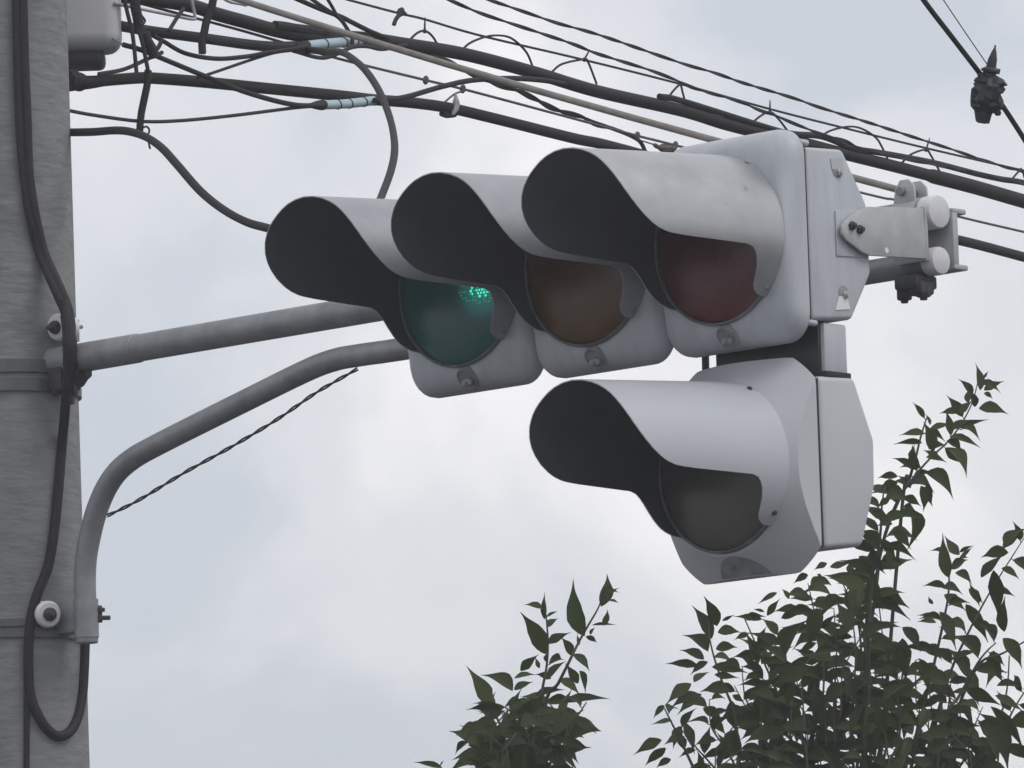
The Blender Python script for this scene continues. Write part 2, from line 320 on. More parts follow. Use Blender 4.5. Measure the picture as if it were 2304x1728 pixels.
# twisted earth wire under the lower pipe
def twisted(pts, r, amp, pitch, sub=10, seg=6, ph=0.0):
    path = spline(pts, sub); fine = []
    d = 0.0; out_ = [[], []]
    # resample
    acc = [0.0]
    for i in range(1, len(path)): acc.append(acc[-1]+(path[i]-path[i-1]).length)
    tot = acc[-1]; n = max(12, int(tot/pitch*14)); j = 0
    for i in range(n+1):
        s_ = tot*i/n
        while j < len(acc)-2 and acc[j+1] < s_: j += 1
        t = (s_-acc[j])/max(1e-9, acc[j+1]-acc[j]); p = path[j].lerp(path[j+1], t); tg = (path[j+1]-path[j]).normalized()
        a = (Vector((0, 0, 1))-tg*tg.z).normalized(); bb = tg.cross(a); q = 2*math.pi*s_/pitch+ph
        q += 0.5*math.sin(s_*9+ph)
        for k in (0, 1):
            e = a*math.cos(q+k*math.pi)+bb*math.sin(q+k*math.pi); out_[k].append(p+e*amp)
    return out_
ew = [on_axis(x*DSP, y*DSP, 1, 0.0) for x, y in [(232, 1114), (300, 1080), (400, 1020), (500, 965), (600, 905), (680, 850), (740, 815), (772, 797)]]
b = B()
for s_ in twisted(ew, 0, 0.0024, 0.11): b.tube(s_, 0.0021, 6)
tag(b.build('earth_wire', 'wire'), 'thin twisted wire slung under the sloping lower pipe', 'wire')

# ------------------------------------------------------------------ signal lamps
VPROF = [(90, .430), (70, .428), (55, .425), (44, .424), (37, .422), (28, .417), (19, .408), (12, .397), (6, .384), (0, .367), (-5, .347), (-8, .330), (-10, .310), (-11, .290), (-11.5, .27), (-11.2, .20), (-10.8, .13), (-11, .105), (-12.5, .088), (-15, .078), (-20, .068), (-26, .062), (-33, .057), (-39, .053), (-43, .044), (-46, .030), (-46.5, .012), (-46.5, 0)]
def visor(cx, cz, y0, R0, k, mats, name, parent, tabend=-46.5, grow=1.0):
    """hood: cone-like sheet whose free edge follows the S-shaped cut; outer and inner skins"""
    th = 0.0022; b = B(); NA = 110
    # curve of edge as polyline in (angle, length); hood region: for each angle a, lengths 0..edge(a). below -11.5deg only the tab remains
    edge = [(max(a, tabend), l) for a, l in VPROF]
    def elen(a):
        for (a0, l0), (a1, l1) in zip(edge[:-1], edge[1:]):
            if a0 >= a >= a1 and a0 != a1: return l0+(l1-l0)*(a0-a)/(a0-a1)
        return edge[-1][1]
    # monotone angle list (drop the slightly re-entrant bit)
    mono = [90, 80, 70, 62, 55, 49, 44, 40, 37, 33, 28, 24, 19, 15, 12, 9, 6, 3, 0, -2.5, -5, -6.5, -8, -9, -10, -10.6, -11.0]
    ml = {a: elen(a) for a in mono}; ml[-10.6] = .298; ml[-11.0] = .28
    cols = [(a, ml[a]) for a in mono] + [(-11.3, .255), (-11.5, .10), (-13, .084), (-16, .075), (-20, .068), (-26, .062), (-33, .057), (-39, .052), (-43, .043), (-46, .028), (-46.5, .006)]
    cols = [(a, l*(1+(grow-1)*min(1, l/0.3))) for a, l in cols]; full = [(180-a, l) for a, l in reversed(cols)] + cols[1:]
    NL = 10
    def pt(a, l, off):
        r = R0 - k*l + off; q = R_(a); return Vector((cx+r*math.cos(q), y0-l, cz+r*math.sin(q)))
    for off, mi in ((th/2, 0), (-th/2, 1)):
        vs = []; fs = []
        for a, l in full:
            for j in range(NL+1): vs.append(pt(a, l*j/NL, off))
        for i in range(len(full)-1):
            for j in range(NL): fs.append((i*(NL+1)+j, (i+1)*(NL+1)+j, (i+1)*(NL+1)+j+1, i*(NL+1)+j+1))
        b.add(vs, fs, mi)
    # edge strip
    loop = [(full[0][0], 0.0)] + full + [(full[-1][0], 0.0)]
    vs = []; fs = []
    for a, l in loop: vs += [pt(a, l, th/2), pt(a, l, -th/2)]
    for i in range(len(loop)-1): fs.append((2*i, 2*i+1, 2*i+3, 2*i+2))
    b.add(vs, fs, 0)
    me_o = b.build(name, mats, parent, sharp=50)
    # outer skin must face outwards and the lining inwards: fix after recalc
    return me_o

def rrect_r(th, hw, hh, rc):
    c, s = math.cos(th), math.sin(th); lo, hi = 0.0, 1.0
    def sd(x, z):
        qx, qz = abs(x)-hw+rc, abs(z)-hh+rc
        return math.hypot(max(qx, 0), max(qz, 0))+min(max(qx, qz), 0)-rc
    for _ in range(40):
        m = (lo+hi)/2
        if sd(m*c, m*s) < 0: lo = m
        else: hi = m
    return lo
def cover(cx, cz, zc, hw, hh, rc, Rf, y0, y1, name, m, parent, cone=False, dz=0.0):
    """front cover: ring round the lens blending back into the rounded box outline"""
    b = B(); NS = 128; rings = []
    rings.append([(0.150, y0+0.03)]*NS); rings.append([(0.158, y0+0.004)]*NS); rings.append([(0.161, y0-0.001)]*NS); rings.append([(Rf, y0)]*NS)
    ends = []
    for k in range(NS):
        th = 2*math.pi*k/NS; rb = rrect_r(th, hw, hh, rc)
        if cone: rb = min(rb, Rf+(y1-y0-0.004)/0.95)
        ends.append(rb)
    NT = 9
    for j in range(1, NT+1):
        t = j/NT; row = []
        for k in range(NS):
            if cone:
                r = Rf+(ends[k]-Rf)*t; y = y0+max(0, (r-Rf))*0.95
            else:
                r = Rf+(ends[k]-Rf)*math.sin(t*math.pi/2)**1.0; y = y0+(y1-y0-0.012)*(1-math.cos(t*math.pi/2))*1.0
            row.append((r, y))
        rings.append(row)
    rings.append([(ends[k], y1-0.002) for k in range(NS)]); rings.append([(ends[k]-0.004, y1) for k in range(NS)]); rings.append([(0.10, y1)]*NS)
    vs = []; fs = []
    for row in rings:
        for k, (r, y) in enumerate(row):
            th = 2*math.pi*k/NS; vs.append((cx+r*math.cos(th), y, cz+r*math.sin(th)))
    for i in range(len(rings)-1):
        for k in range(NS):
            k2 = (k+1) % NS; fs.append((i*NS+k, i*NS+k2, (i+1)*NS+k2, (i+1)*NS+k))
    b.add(vs, fs); return b.build(name, m, parent, sharp=(22 if cone else 40))
def lens(cx, cz, y0, m, parent, r=0.1622, bulge=0.030):
    b = B(); b.lathe((cx, y0+0.001, cz), (0, -1, 0), [(r*math.sin(a), bulge*math.cos(a)) for a in [math.pi/2*i/14 for i in range(14, 0, -1)]] + [(0, bulge)], 64)
    return b.build('lens', m, parent)
def collar(cx, cz, y0, parent):
    b = B(); b.lathe((cx, y0, cz), (0, -1, 0), [(0.1612, -0.006), (0.1612, 0.009), (0.1635, 0.011), (0.1660, 0.009), (0.1660, -0.006), (0.1612, -0.006)], 64); return b.build('lens_collar', 'rim', parent)

def signal_body(prof, x0, x1, name, m, parent, bev=0.012):
    b = B(); b.prism([(x0, y, z) for y, z in prof], (x1-x0, 0, 0)); return b.build(name, m, parent, bevel=bev, bseg=4, sharp=50)

ZC, ZD = 4.825, 4.376
Y0, Y1 = -0.4405, -0.378
XC = (1.845, 2.200, 2.555)
sig = thing('traffic_signal', 'grey white three-lamp horizontal traffic signal with long hoods, green lamp lit', 'traffic light', (2.2, -0.28, 4.615))
prof = [(-0.371, 4.998), (-0.26, 5.003), (-0.193, 4.900), (-0.188, 4.762), (-0.25, 4.665), (-0.371, 4.655)]
signal_body(prof, 1.675, 2.7285, 'rear_housing', 'housing', sig, 0.009)
b = B(); b.box((2.2, -0.3755, ZC), 0.5265, 0.0045, 0.168); b.build('seam_gasket', 'gasket', sig)
hoods = []
for cx, lm, lab in ((XC[0], 'lens_green', 'blue green lens, lit at its upper right'), (XC[1], 'lens_amber', 'unlit amber lens'), (XC[2], 'lens_red', 'unlit dark red lens')):
    fc = cover(cx, ZC, ZC, 0.1765, 0.211, 0.055, 0.1705, Y0, Y1, 'front_cover', 'housing', sig)
    fc['label'] = {'lens_green': 'front cover of the green lamp', 'lens_amber': 'front cover of the middle amber lamp', 'lens_red': 'front cover of the red lamp'}[lm]
    ln = lens(cx, ZC, Y0, lm, fc); ln['label'] = lab
    collar(cx, ZC, Y0, fc)
    h = visor(cx, ZC, Y0+0.003, 0.1697, 0.062, ['visor_worn' if lm == 'lens_red' else 'visor_out', 'visor_in'], 'hood', fc, grow=1.03); hoods.append(h)
    if lm == 'lens_red': h['label'] = 'worn hood with scuffed bare metal'
    # latch under the lens: recessed boss with wing screw
    ln_ = Vector((0, -0.78, -0.62)); pc_ = Vector((cx+0.008, Y0+0.0065, ZC-0.1900))
    b = B(); b.lathe(pc_, ln_, [(0.026, -0.012), (0.026, 0.002), (0.0245, 0.0035), (0.022, 0.0035), (0.0205, 0.0005), (0.0, 0.0)], 28); b.build('latch_cup', 'latch', fc)
    b = B(); b.lathe(pc_+Vector((0.004, 0, -0.003)), ln_, [(0.0075, -0.003), (0.0075, 0.006), (0.004, 0.008), (0.004, 0.013), (0, 0.014)], 8); b.box(pc_+Vector((0.004, 0, -0.003))+ln_.normalized()*0.009, 0.013, 0.002, 0.005); b.build('latch_screw', 'galv', fc)
    for a in (58, 122, -40, -140):
        b = B(); q = R_(a); b.lathe((cx+0.170*math.cos(q), Y0-0.012, ZC+0.170*math.sin(q)), (math.cos(q), 0, math.sin(q)), [(0.005, -0.002), (0.005, 0.002), (0.003, 0.003), (0, 0.003)], 10); b.build('hood_screw', 'galv', fc)
# lit cells of the green lens (upper right of the dome)
gp = [o for o in sig.children if o.get('label', '').startswith('front cover of the green')][0]
def dome(cx, cz, y0, x, z, r=0.1622, bulge=0.030):
    q = math.hypot(x, z)/r; return Vector((cx+x, y0+0.001-bulge*math.sqrt(max(0, 1-q*q)), cz+z))
def dome_hit(px, py):
    # nearest dome point seen through the given photo pixel
    best = on_axis(px, py, 1, Y0-0.026); return best.x-XC[0], best.z-ZC
bl, bd = B(), B(); c0 = dome_hit(1046*DSP, 624*DSP)
rnd = random.Random(3)
for i in range(-14, 6):
    for j in range(-6, 6):
        dx, dz = (i+0.5*(j % 2))*0.0074, j*0.0064
        x, z = c0[0]+dx, c0[1]+dz
        e = math.hypot(dx/(0.045 if dx < 0 else 0.022), dz/0.019)
        if math.hypot(x, z) > 0.157: continue
        if e < 0.62 or (e < 0.85 and rnd.random() < 0.55): t, sz = bl, rnd.uniform(0.0026, 0.0035)
        elif e < 1.5 and rnd.random() < 0.85-0.4*(e-0.6): t, sz = bd, rnd.uniform(0.0018, 0.0027)
        else: continue
        p = dome(XC[0], ZC, Y0, x, z); t.lathe(p+Vector((0, 0.0005, 0)), (0, -1, 0), [(sz, 0), (sz*0.8, 0.0012), (0, 0.0018)], 7)
for t, m in ((bl, 'lit'), (bd, 'lit_dim')):
    if t.v: o = t.build('lit_lens_cells', m, gp); o['kind'] = 'stuff'
gl = M['lens_green']; t_ = gl.node_tree; bs_ = t_.nodes['Principled BSDF']          # the lamp behind the green lens glows at its upper right
tcg = t_.nodes.new('ShaderNodeTexCoord'); vd = t_.nodes.new('ShaderNodeVectorMath'); vd.operation = 'DISTANCE'
vd.inputs[1].default_value = tuple(dome(XC[0], ZC, Y0, c0[0]-0.012, c0[1]+0.004)-ORG[sig]); t_.links.new(tcg.outputs['Object'], vd.inputs[0])
mrg = t_.nodes.new('ShaderNodeMapRange'); mrg.interpolation_type = 'SMOOTHERSTEP'; mrg.inputs['From Min'].default_value = 0.0; mrg.inputs['From Max'].default_value = 0.085; mrg.inputs['To Min'].default_value = 0.34; mrg.inputs['To Max'].default_value = 0.02
t_.links.new(vd.outputs['Value'], mrg.inputs['Value']); t_.links.new(mrg.outputs[0], bs_.inputs['Emission Strength'])
# outer end of the signal: screw recess shade, pad, warning sticker
def end_pt(x, y, xx=2.729): return on_axis(x*DSP, y*DSP, 0, xx)
for (x, y) in ((1809, 368), (1822, 632)):
    b = B(); p = end_pt(x, y); b.lathe(p, (1, 0, 0), [(0.0145, -0.002), (0.0145, 0.0006), (0.012, 0.0010), (0, 0.0010)], 20); b.build('screw_recess_shade', 'latch', sig)  # flat disc, the dimple's shade put into its colour
    b = B(); hexbolt(b, p+Vector((0, 0.004, -0.004)), (1, 0, 0), 0.008, 0.006, 0.003); b.build('end_screw', 'galv_light', sig)
b = B(); q = [end_pt(x, y) for x, y in ((1793, 342), (1818, 340), (1822, 366), (1797, 366))]; b.prism(q, (0.0015, 0, 0)); b.build('hinge_pad', 'housing', sig)
b = B(); q = [end_pt(x, y) for x, y in ((1804, 670), (1836, 668), (1829, 640), (1812, 640))]; b.prism(q, (0.0012, 0, 0)); b.build('sticker', 'sticker', sig)
b = B(); q = [end_pt(x, y) for x, y in ((1803, 455), (1856, 453), (1858, 556), (1806, 553))]; b.prism(q, (0.0025, 0, 0)); b.build('mounting_pad', 'housing', sig, bevel=0.001)
for x, y in ((1734, 308), (1753, 697)):
    b = B(); p = end_pt(x, y, 2.72); b.lathe(p+Vector((0, -0.012, 0)), (0, 1, 0), [(0.006, 0), (0.0065, 0.002), (0.0065, 0.022), (0.006, 0.024)], 10); b.build('cover_hinge', 'housing', sig)

# ------------------------------------------------------------------ auxiliary lamp below
aux = thing('auxiliary_signal', 'clean white single-lamp signal with a long hood, hanging below the red lamp', 'traffic light', (2.548, -0.28, 4.16))
XA = 2.546
profA = [(-0.358, 4.546), (-0.25, 4.552), (-0.195, 4.43), (-0.198, 4.34), (-0.242, 4.218), (-0.358, 4.206)]
signal_body(profA, XA-0.18, 2.7285, 'rear_housing', 'housing_new', aux)
b = B(); b.box((XA, -0.3625, ZD), 0.1800, 0.0045, 0.165); b.build('seam_gasket', 'gasket', aux)
fa = cover(XA, ZD, ZD, 0.1835, 0.212, 0.02, 0.1715, Y0, -0.366, 'front_cover', 'housing_new', aux, cone=True)
lens(XA, ZD, Y0, 'lens_dark', fa)['label'] = 'unlit dark grey lens'
collar(XA, ZD, Y0, fa)
hoods.append(visor(XA, ZD, Y0+0.003, 0.1705, 0.062, ['visor_out_new', 'visor_in'], 'hood', fa))
for a in (60, 120, -36, -144):
    b = B(); q = R_(a); b.lathe((XA+0.1705*math.cos(q), Y0-0.012, ZD+0.1705*math.sin(q)), (math.cos(q), 0, math.sin(q)), [(0.0055, -0.002), (0.0055, 0.003), (0.003, 0.005), (0, 0.005)], 10); b.build('hood_screw', 'steel_dark', fa)
b = B(); vs = []; fs = []; NU, NV = 20, 5                      # patch with a scallop's shade in its colour, at the foot of the cover
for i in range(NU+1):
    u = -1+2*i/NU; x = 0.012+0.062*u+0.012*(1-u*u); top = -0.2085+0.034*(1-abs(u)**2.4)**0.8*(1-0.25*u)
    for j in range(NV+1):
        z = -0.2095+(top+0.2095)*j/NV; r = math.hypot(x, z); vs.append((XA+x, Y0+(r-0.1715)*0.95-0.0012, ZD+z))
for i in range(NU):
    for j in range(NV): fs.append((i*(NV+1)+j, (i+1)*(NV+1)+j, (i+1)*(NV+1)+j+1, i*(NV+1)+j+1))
b.add(vs, fs); b.build('drain_shade_patch', 'latch', fa)
b = B(); b.lathe((XA-0.002, Y0+0.020, ZD-0.192), Vector((0, -0.75, -0.66)), [(0.006, 0), (0.006, 0.004), (0, 0.005)], 10); b.build('cover_screw', 'rim', fa)
# hanger between the two signals
b = B(); b.box((2.575, -0.325, 4.598), 0.135, 0.010, 0.062); b.build('hanger_plate', 'black_plate', aux, bevel=0.002)
b = B(); b.box((2.690, -0.293, 4.603), 0.030, 0.034, 0.052); b.build('hanger_block', 'housing', aux, bevel=0.006)
b = B(); b.box((2.690, -0.293, 4.553), 0.034, 0.038, 0.006); b.build('hanger_gasket', 'gasket', aux, bevel=0.002)
b = B(); b.tube([(2.405, -0.325, 4.66), (2.402, -0.325, 4.53)], 0.0075, 10); b.build('feed_conduit', 'black_plate', aux)

# ------------------------------------------------------------------ stay wire from pole to arm end
zst = 4.948
st0 = Vector((2.675, 0, zst)); stA = on_axis(600*DSP, 10*DSP, 1, 0.0); d_ = (stA-st0); stTop = st0 + d_*((0.13-st0.x)/d_.x)
stay = thing('stay_wire', 'tan weathered stay wire running from the pole down to the arm end', 'stay wire', st0)
b = B(); sp = [st0.lerp(stTop, i/10) - Vector((0, 0, 0.02*math.sin(math.pi*i/10))) for i in range(11)]; b.tube(sp, 0.0072, 10); b.build('rod', 'stay', stay)
for yy in (-0.016, 0.016):
    b = B(); b.prism([(2.648, yy, 4.918), (2.655, yy, 4.955), (2.668, yy, 4.972), (2.69, yy, 4.972), (2.704, yy, 4.958), (2.708, yy, 4.918)], (0, 0.006 if yy > 0 else -0.006, 0)); b.build('eye_lug', 'galv_light', stay, bevel=0.002)
b = B(); b.lathe((2.675, -0.032, zst), (0, 1, 0), [(0.009, 0), (0.009, 0.064)], 12); b.build('pin', 'stay', stay)
b = B(); b.lathe((2.69, 0, ZP), (1, 0, 0), [(0.034, -0.04), (0.034, 0.02)], 28); b.build('pipe_saddle', 'galv_light', stay)

# ------------------------------------------------------------------ overhead cables (run along the cross street, away from the pole)
WN = Vector((0.977, 0.197, 0)).normalized()
def wp(pts, o=0.0): return [on_plane(x, y, WN, o) for x, y in pts]
C1 = lambda l: crop(l, 0, 0, 2.88)
C2 = lambda l: crop(l, 768, 0, 2.88)
C3 = lambda l: crop(l, 1536, 0, 2.88)
C7 = lambda l: crop(l, 1536, 240, 2.88)
def ext(pts, m=0.6):   # carry a run a little past the frame, keeping its direction
    a, b_ = pts[-2], pts[-1]; d = (b_-a).normalized(); return pts + [b_+d*m]
def exts(pts, m=0.3):
    a, b_ = pts[1], pts[0]; d = (b_-a).normalized(); return [b_+d*m] + pts
def cable(name, pts, r, m, label, cat='cable', group=None, sub=8, seg=10):
    b = B(); b.tube(spline(pts, sub), r, seg); return tag(b.build(name, m), label, cat, group)

# main trunk with its messenger and hangers
trunk_px = C1([(700, -30), (900, -15), (1050, 5), (1250, 40), (1400, 90), (1600, 145), (1800, 200), (2000, 235), (2200, 240)]) + C2([(180, 252), (400, 285), (800, 352), (1250, 470), (1650, 590), (2200, 715)]) + C3([(300, 810), (750, 920), (1000, 985), (1400, 1085), (1650, 1150), (1900, 1215), (2212, 1305), (2500, 1385)])
trunk_w = wp(trunk_px)
tr = thing('trunk_cable', 'thickest black trunk cable with a messenger wire and wire hangers above it', 'cable', trunk_w[0])
b = B(); path = spline(trunk_w, 8); n = len(path)
rad = []
for i, p in enumerate(path):
    t = i/n; r = 0.0165 + (0.0035 if t > 0.85 else 0) + (0.003 if 0.30 < t < 0.36 else 0); rad.append(r)
b.tube(path, rad, 12); b.build('cable_jacket', 'cable', tr)
lash_px = C2([(2060, 625), (2212, 655)]) + C3([(560, 830), (720, 868), (900, 885), (1100, 960), (1250, 985), (1450, 1020), (1650, 1060), (1900, 1125), (2060, 1160), (2212, 1185), (2500, 1270)])
b = B(); b.tube(spline(wp(lash_px, 0.01), 8), 0.0085, 8); b.build('lashed_cable', 'cable', tr)
b = B(); b.tube(spline(wp(C1([(1780, 165), (1850, 172), (1920, 185), (2000, 195), (2110, 212)]), 0.012), 5), 0.012, 8); b.build('wrap_tape', 'cable', tr)
mess_px = C1([(2200, -20)]) + C2([(50, 0), (370, 85), (540, 125), (900, 230), (1560, 385), (2200, 545)]) + C3([(560, 705), (1050, 830), (1600, 965), (2212, 1105), (2500, 1165)])
b = B(); b.tube(spline(exts(wp(mess_px), 0.3), 8), 0.0032, 8); b.build('messenger_wire', 'wire', tr)
hang = [C2([(440, 262), (490, 215), (540, 200), (590, 235), (635, 310)]), C2([(780, 325), (840, 275), (950, 235), (1050, 232), (1120, 260), (1200, 340), (1245, 445)]),
        C2([(1360, 470), (1430, 415), (1570, 385), (1600, 405), (1655, 545)]), C2([(2115, 640), (2150, 590), (2195, 550), (2212, 600), (2235, 690)]),
        C3([(430, 815), (500, 755), (565, 725), (620, 770), (700, 875)]), C3([(885, 895), (950, 850), (1060, 822), (1150, 830), (1250, 890), (1300, 970), (1330, 1035)]),
        C3([(1420, 1055), (1480, 1000), (1575, 970), (1610, 1010), (1665, 1110)]), C3([(2120, 1180), (2160, 1130), (2195, 1100), (2212, 1140), (2230, 1200)])]
spike = [C2([(540, 200), (542, 112)]), None, C2([(1575, 385), (1610, 322)]), None, C3([(565, 725), (566, 648)]), None, C3([(1578, 970), (1600, 895)]), C3([(2192, 1100), (2192, 1090)])]
for h, sp_ in zip(hang, spike):
    b = B(); b.tube(spline(wp(h, 0.004), 6), 0.0030, 6)
    if sp_:
        q = wp(sp_, 0.004); b.tube([q[0], q[0].lerp(q[1], 0.6), q[1]], [0.0028, 0.0022, 0.0012], 6); b.lathe(q[0]-Vector((0, 0, 0.006)), (0, 0, 1), [(0.003, 0), (0.006, 0.004), (0.003, 0.011)], 8)
    b.build('wire_hanger', 'wire', tr)
b = B(); kn = wp(C2([(415, 92), (385, 78), (372, 100), (352, 128), (340, 160)])); b.tube(spline(kn, 5), [0.004]*21 if False else 0.0055, 7); b.lathe(kn[1], (0.3, 0.3, 0.9), [(0.003, -0.014), (0.010, -0.005), (0.009, 0.006), (0.003, 0.012)], 8); b.build('tie_knot', 'wire', tr)

# second cable, below, with its own thin messenger
c2_px = C1([(440, 530), (560, 535), (700, 520), (900, 505), (1000, 507), (1300, 530), (1700, 570), (2200, 620)]) + C2([(200, 645), (450, 665), (700, 700), (1000, 770), (1500, 895), (1850, 975)]) + C7([(900, 640), (1400, 790), (1810, 870), (2212, 975), (2500, 1050)])
second = thing('lower_cable', 'straight black cable leaving the pole below the tangle, passing behind the red hood', 'cable', wp(c2_px, -0.02)[0])
pth = spline(wp(c2_px, -0.02), 8)
b = B(); b.tube(pth, [0.0138 + (0.006*max(0, 1-i/14) if i < 14 else 0) for i in range(len(pth))], 12); b.build('cable_jacket', 'cable', second)
b = B(); pe = wp(C1([(430, 525), (470, 520), (520, 533), (560, 536)]), -0.02); b.tube(spline(pe, 4), [0.026]*5+[0.022]*4+[0.016]*4, 12); b.build('end_seal', 'cable', second)
m2_px = C1([(820, -5), (900, 20), (1500, 180), (1850, 280), (2212, 385)]) + C2([(550, 520), (800, 580), (1400, 740), (1920, 880), (2160, 940)]) + C7([(1190, 565), (1390, 607), (1820, 720), (2212, 812), (2500, 880)])
b = B(); b.tube(spline(wp(m2_px, -0.02), 8), 0.0035, 8); b.build('messenger_wire', 'wire_brown', second)
b = B(); b.tube(spline(wp(C2([(668, 665), (700, 635), (742, 605), (785, 590), (787, 570)]), -0.015), 5), 0.0026, 6); b.build('wire_hanger', 'wire_brown', second)
b = B(); q = wp(C2([(742, 605), (742, 640), (742, 690), (720, 745)]), -0.008); b.tube(spline(q, 4), [0.002, 0.003, 0.004, 0.005, 0.006, 0.008, 0.009, 0.009, 0.009, 0.009, 0.008, 0.006, 0.003], 8); b.build('cable_clip', 'clip', second)
b = B(); q = wp(C2([(650, 735), (680, 745), (735, 740)]), -0.02); b.tube(spline(q, 4), 0.008, 8); b.build('tape_wrap', 'cable', second)
for px in (547, 787, 1918, 2165):
    yy = {547: 519, 787: 576, 1918: 880, 2165: 942}[px]; q = wp(C2([(px, yy)]), -0.02)[0]; b = B(); b.lathe(q, (0.1, 0.1, 1), [(0.003, -0.011), (0.007, -0.006), (0.007, 0.006), (0.003, 0.011)], 8); b.build('wire_clip', 'wire_brown', second)
b = B(); q = wp(C2([(1920, 905), (2020, 935), (2060, 955), (2150, 965)]), -0.025); b.tube(spline(q, 4), [0.002]*5+[0.006]*4+[0.011]*4, 8); b.build('clamp_tail', 'wire_brown', second)

# twisted service wires
def pair(name, px, label, o=0.0, r=0.0028, amp=0.0024, pitch=0.27):
    b = B()
    for s_ in twisted(wp(px, o), 0, amp, pitch, sub=8): b.tube(s_, r, 6)
    return tag(b.build(name, 'wire'), label, 'wire', None)
pair('twisted_wire', C2([(560, -50), (700, 0), (900, 85), (1200, 185), (1500, 285), (1650, 345), (2000, 455), (2180, 525)]) + C3([(100, 580), (350, 652), (500, 715), (600, 748), (720, 800), (900, 870), (1050, 912), (1150, 960), (1400, 1022), (1900, 1120), (2212, 1195), (2500, 1265)]), 'twisted pair wire crossing the messenger of the trunk cable', 0.10)
pair('twisted_wire', C2([(820, -45), (960, 0), (1180, 75), (1400, 150), (1600, 205), (1800, 270), (2212, 412)]) + C3([(200, 470), (400, 540), (700, 630), (900, 700), (1200, 793), (1500, 890), (1750, 970), (1900, 1022), (2100, 1085), (2212, 1115), (2500, 1200)]), 'topmost twisted pair wire, above all other wires in the middle', -0.12)
q = C2([(330, 300), (430, 330), (560, 360), (680, 395), (850, 480), (1000, 545), (1150, 590), (1250, 640), (1400, 715), (1550, 755), (1640, 800), (1750, 830)])
drop = wp(q, -0.05)
b = B()
for s_ in twisted(drop, 0, 0.0036, 0.24): b.tube(s_, 0.0044, 6)
e_ = wp(C2([(1750, 830), (1850, 868), (1920, 905), (1950, 940), (1970, 985)]), -0.05)
b.tube(spline(e_, 6), 0.0055, 7)
tag(b.build('twisted_wire', 'wire'), 'twisted pair wire dropping from the trunk cable behind the red hood', 'wire')

# splices and loops
def loop(name, px, r, label, d0, d1=None, m='cable', cat='cable', seg=8, sub=7):
    n = len(px)-1; d1 = d0 if d1 is None else d1
    pts = [at_depth(x, y, d0+(d1-d0)*i/n) for i, (x, y) in enumerate(px)]
    return cable(name, pts, r, m, label, cat, None, sub, seg)
DW = 16.75          # depth of the cable runs close to the pole
def wdep(px, py, o=0.0): return (on_plane(px, py, WN, o)-CAM).dot(FW)
def sleeve(px, r, label):
    pts = wp(px, 0.03); t = thing('splice_sleeve', label, 'cable splice', pts[0])
    b = B(); pth = spline(pts, 8); b.tube(pth, r, 14); b.build('sleeve_tube', 'sleeve', t)
    n = len(pth)
    for f in (0.25, 0.55, 0.85):
        i = int(f*(n-1)); d = (pth[min(i+1, n-1)]-pth[i-1]).normalized(); b = B(); b.lathe(pth[i], d+Vector((0, 0, 0.25)), [(r+0.0002, -0.0014), (r+0.0016, -0.0014), (r+0.0016, 0.0014), (r+0.0002, 0.0014)], 14); b.build('tie_band', 'gasket', t)
    for e, dd in ((0, -1), (-1, 1)):
        d = (pth[1]-pth[0]).normalized() if e == 0 else (pth[-1]-pth[-2]).normalized()
        b = B(); b.lathe(pth[e], d*dd, [(r*1.05, -0.002), (r*1.15, 0.006), (r*0.9, 0.03), (r*0.6, 0.05)], 12); b.build('end_cone', 'cable', t)
sleeve(C1([(1985, 298), (2100, 285), (2212, 275)]) + C2([(60, 270), (122, 262)]), 0.0125, 'pale blue cable splice sleeve, the upper one by the trunk cable')
sleeve(C1([(2095, 680), (2212, 675)]) + C2([(80, 668), (210, 652)]), 0.0115, 'pale blue cable splice sleeve, the lower one')
cable('branch_cable', wp(C1([(700, 150), (800, 172), (1000, 205), (1300, 245), (1700, 298), (1990, 300)]), 0.02), 0.0125, 'cable', 'black branch cable from the box by the pole to the upper splice sleeve')
cable('branch_cable', wp(C2([(215, 650), (400, 632), (650, 562), (850, 520), (1100, 508), (1300, 520), (1450, 545)]), 0.05), 0.0068, 'cable', 'black branch cable arching from the lower splice sleeve up to the trunk')
cable('hanging_loop', wp(C1([(990, 230), (1060, 268), (1200, 345), (1400, 380), (1600, 366), (1730, 342), (1900, 318), (2000, 302)]), 0.05), 0.0055, 'cable', 'sagging black lead under the branch cable near the upper splice sleeve')
cable('thin_lead', wp(C1([(1280, 505), (1400, 465), (1740, 352), (1900, 325)]), 0.045), 0.0038, 'wire', 'thin dark lead slanting up to the upper splice sleeve', 'wire')
cable('thin_lead', wp(C1([(800, 290), (930, 330), (1300, 482), (1600, 600), (1900, 678), (2100, 682)]), 0.06), 0.0062, 'cable', 'black lead slanting down from the box to the lower splice sleeve', 'wire')
cable('thin_lead', wp(C1([(440, 715), (600, 745), (900, 785), (1150, 783), (1500, 750), (1900, 700), (2080, 685)]), 0.055), 0.0042, 'wire', 'thin lead sagging from the pole to the lower splice sleeve', 'wire')
cable('thin_lead', wp(C1([(640, 480), (800, 450), (950, 385), (1050, 340)]), 0.05), 0.005, 'wire', 'short dark lead rising from the pole below the pale box', 'wire')
cable('thin_lead', wp(C1([(1850, -40), (1940, 0), (2080, 60), (2212, 110)]) + C2([(60, 140), (180, 200), (300, 250)]), 0.02), 0.0062, 'cable', 'black lead coming in from the top edge to join the trunk', 'wire')
cable('thin_lead', wp(C1([(1990, -25), (2100, 50), (2200, 120)]) + C2([(40, 190), (70, 245), (70, 285)]), 0.05), 0.0048, 'wire', 'dark lead curling down onto the upper splice sleeve from the top edge', 'wire')
cable('thin_lead', wp(C1([(2110, -25), (2150, 40), (2180, 95)]), 0.055), 0.0042, 'wire', 'short steep lead at the top edge above the upper splice sleeve', 'wire')
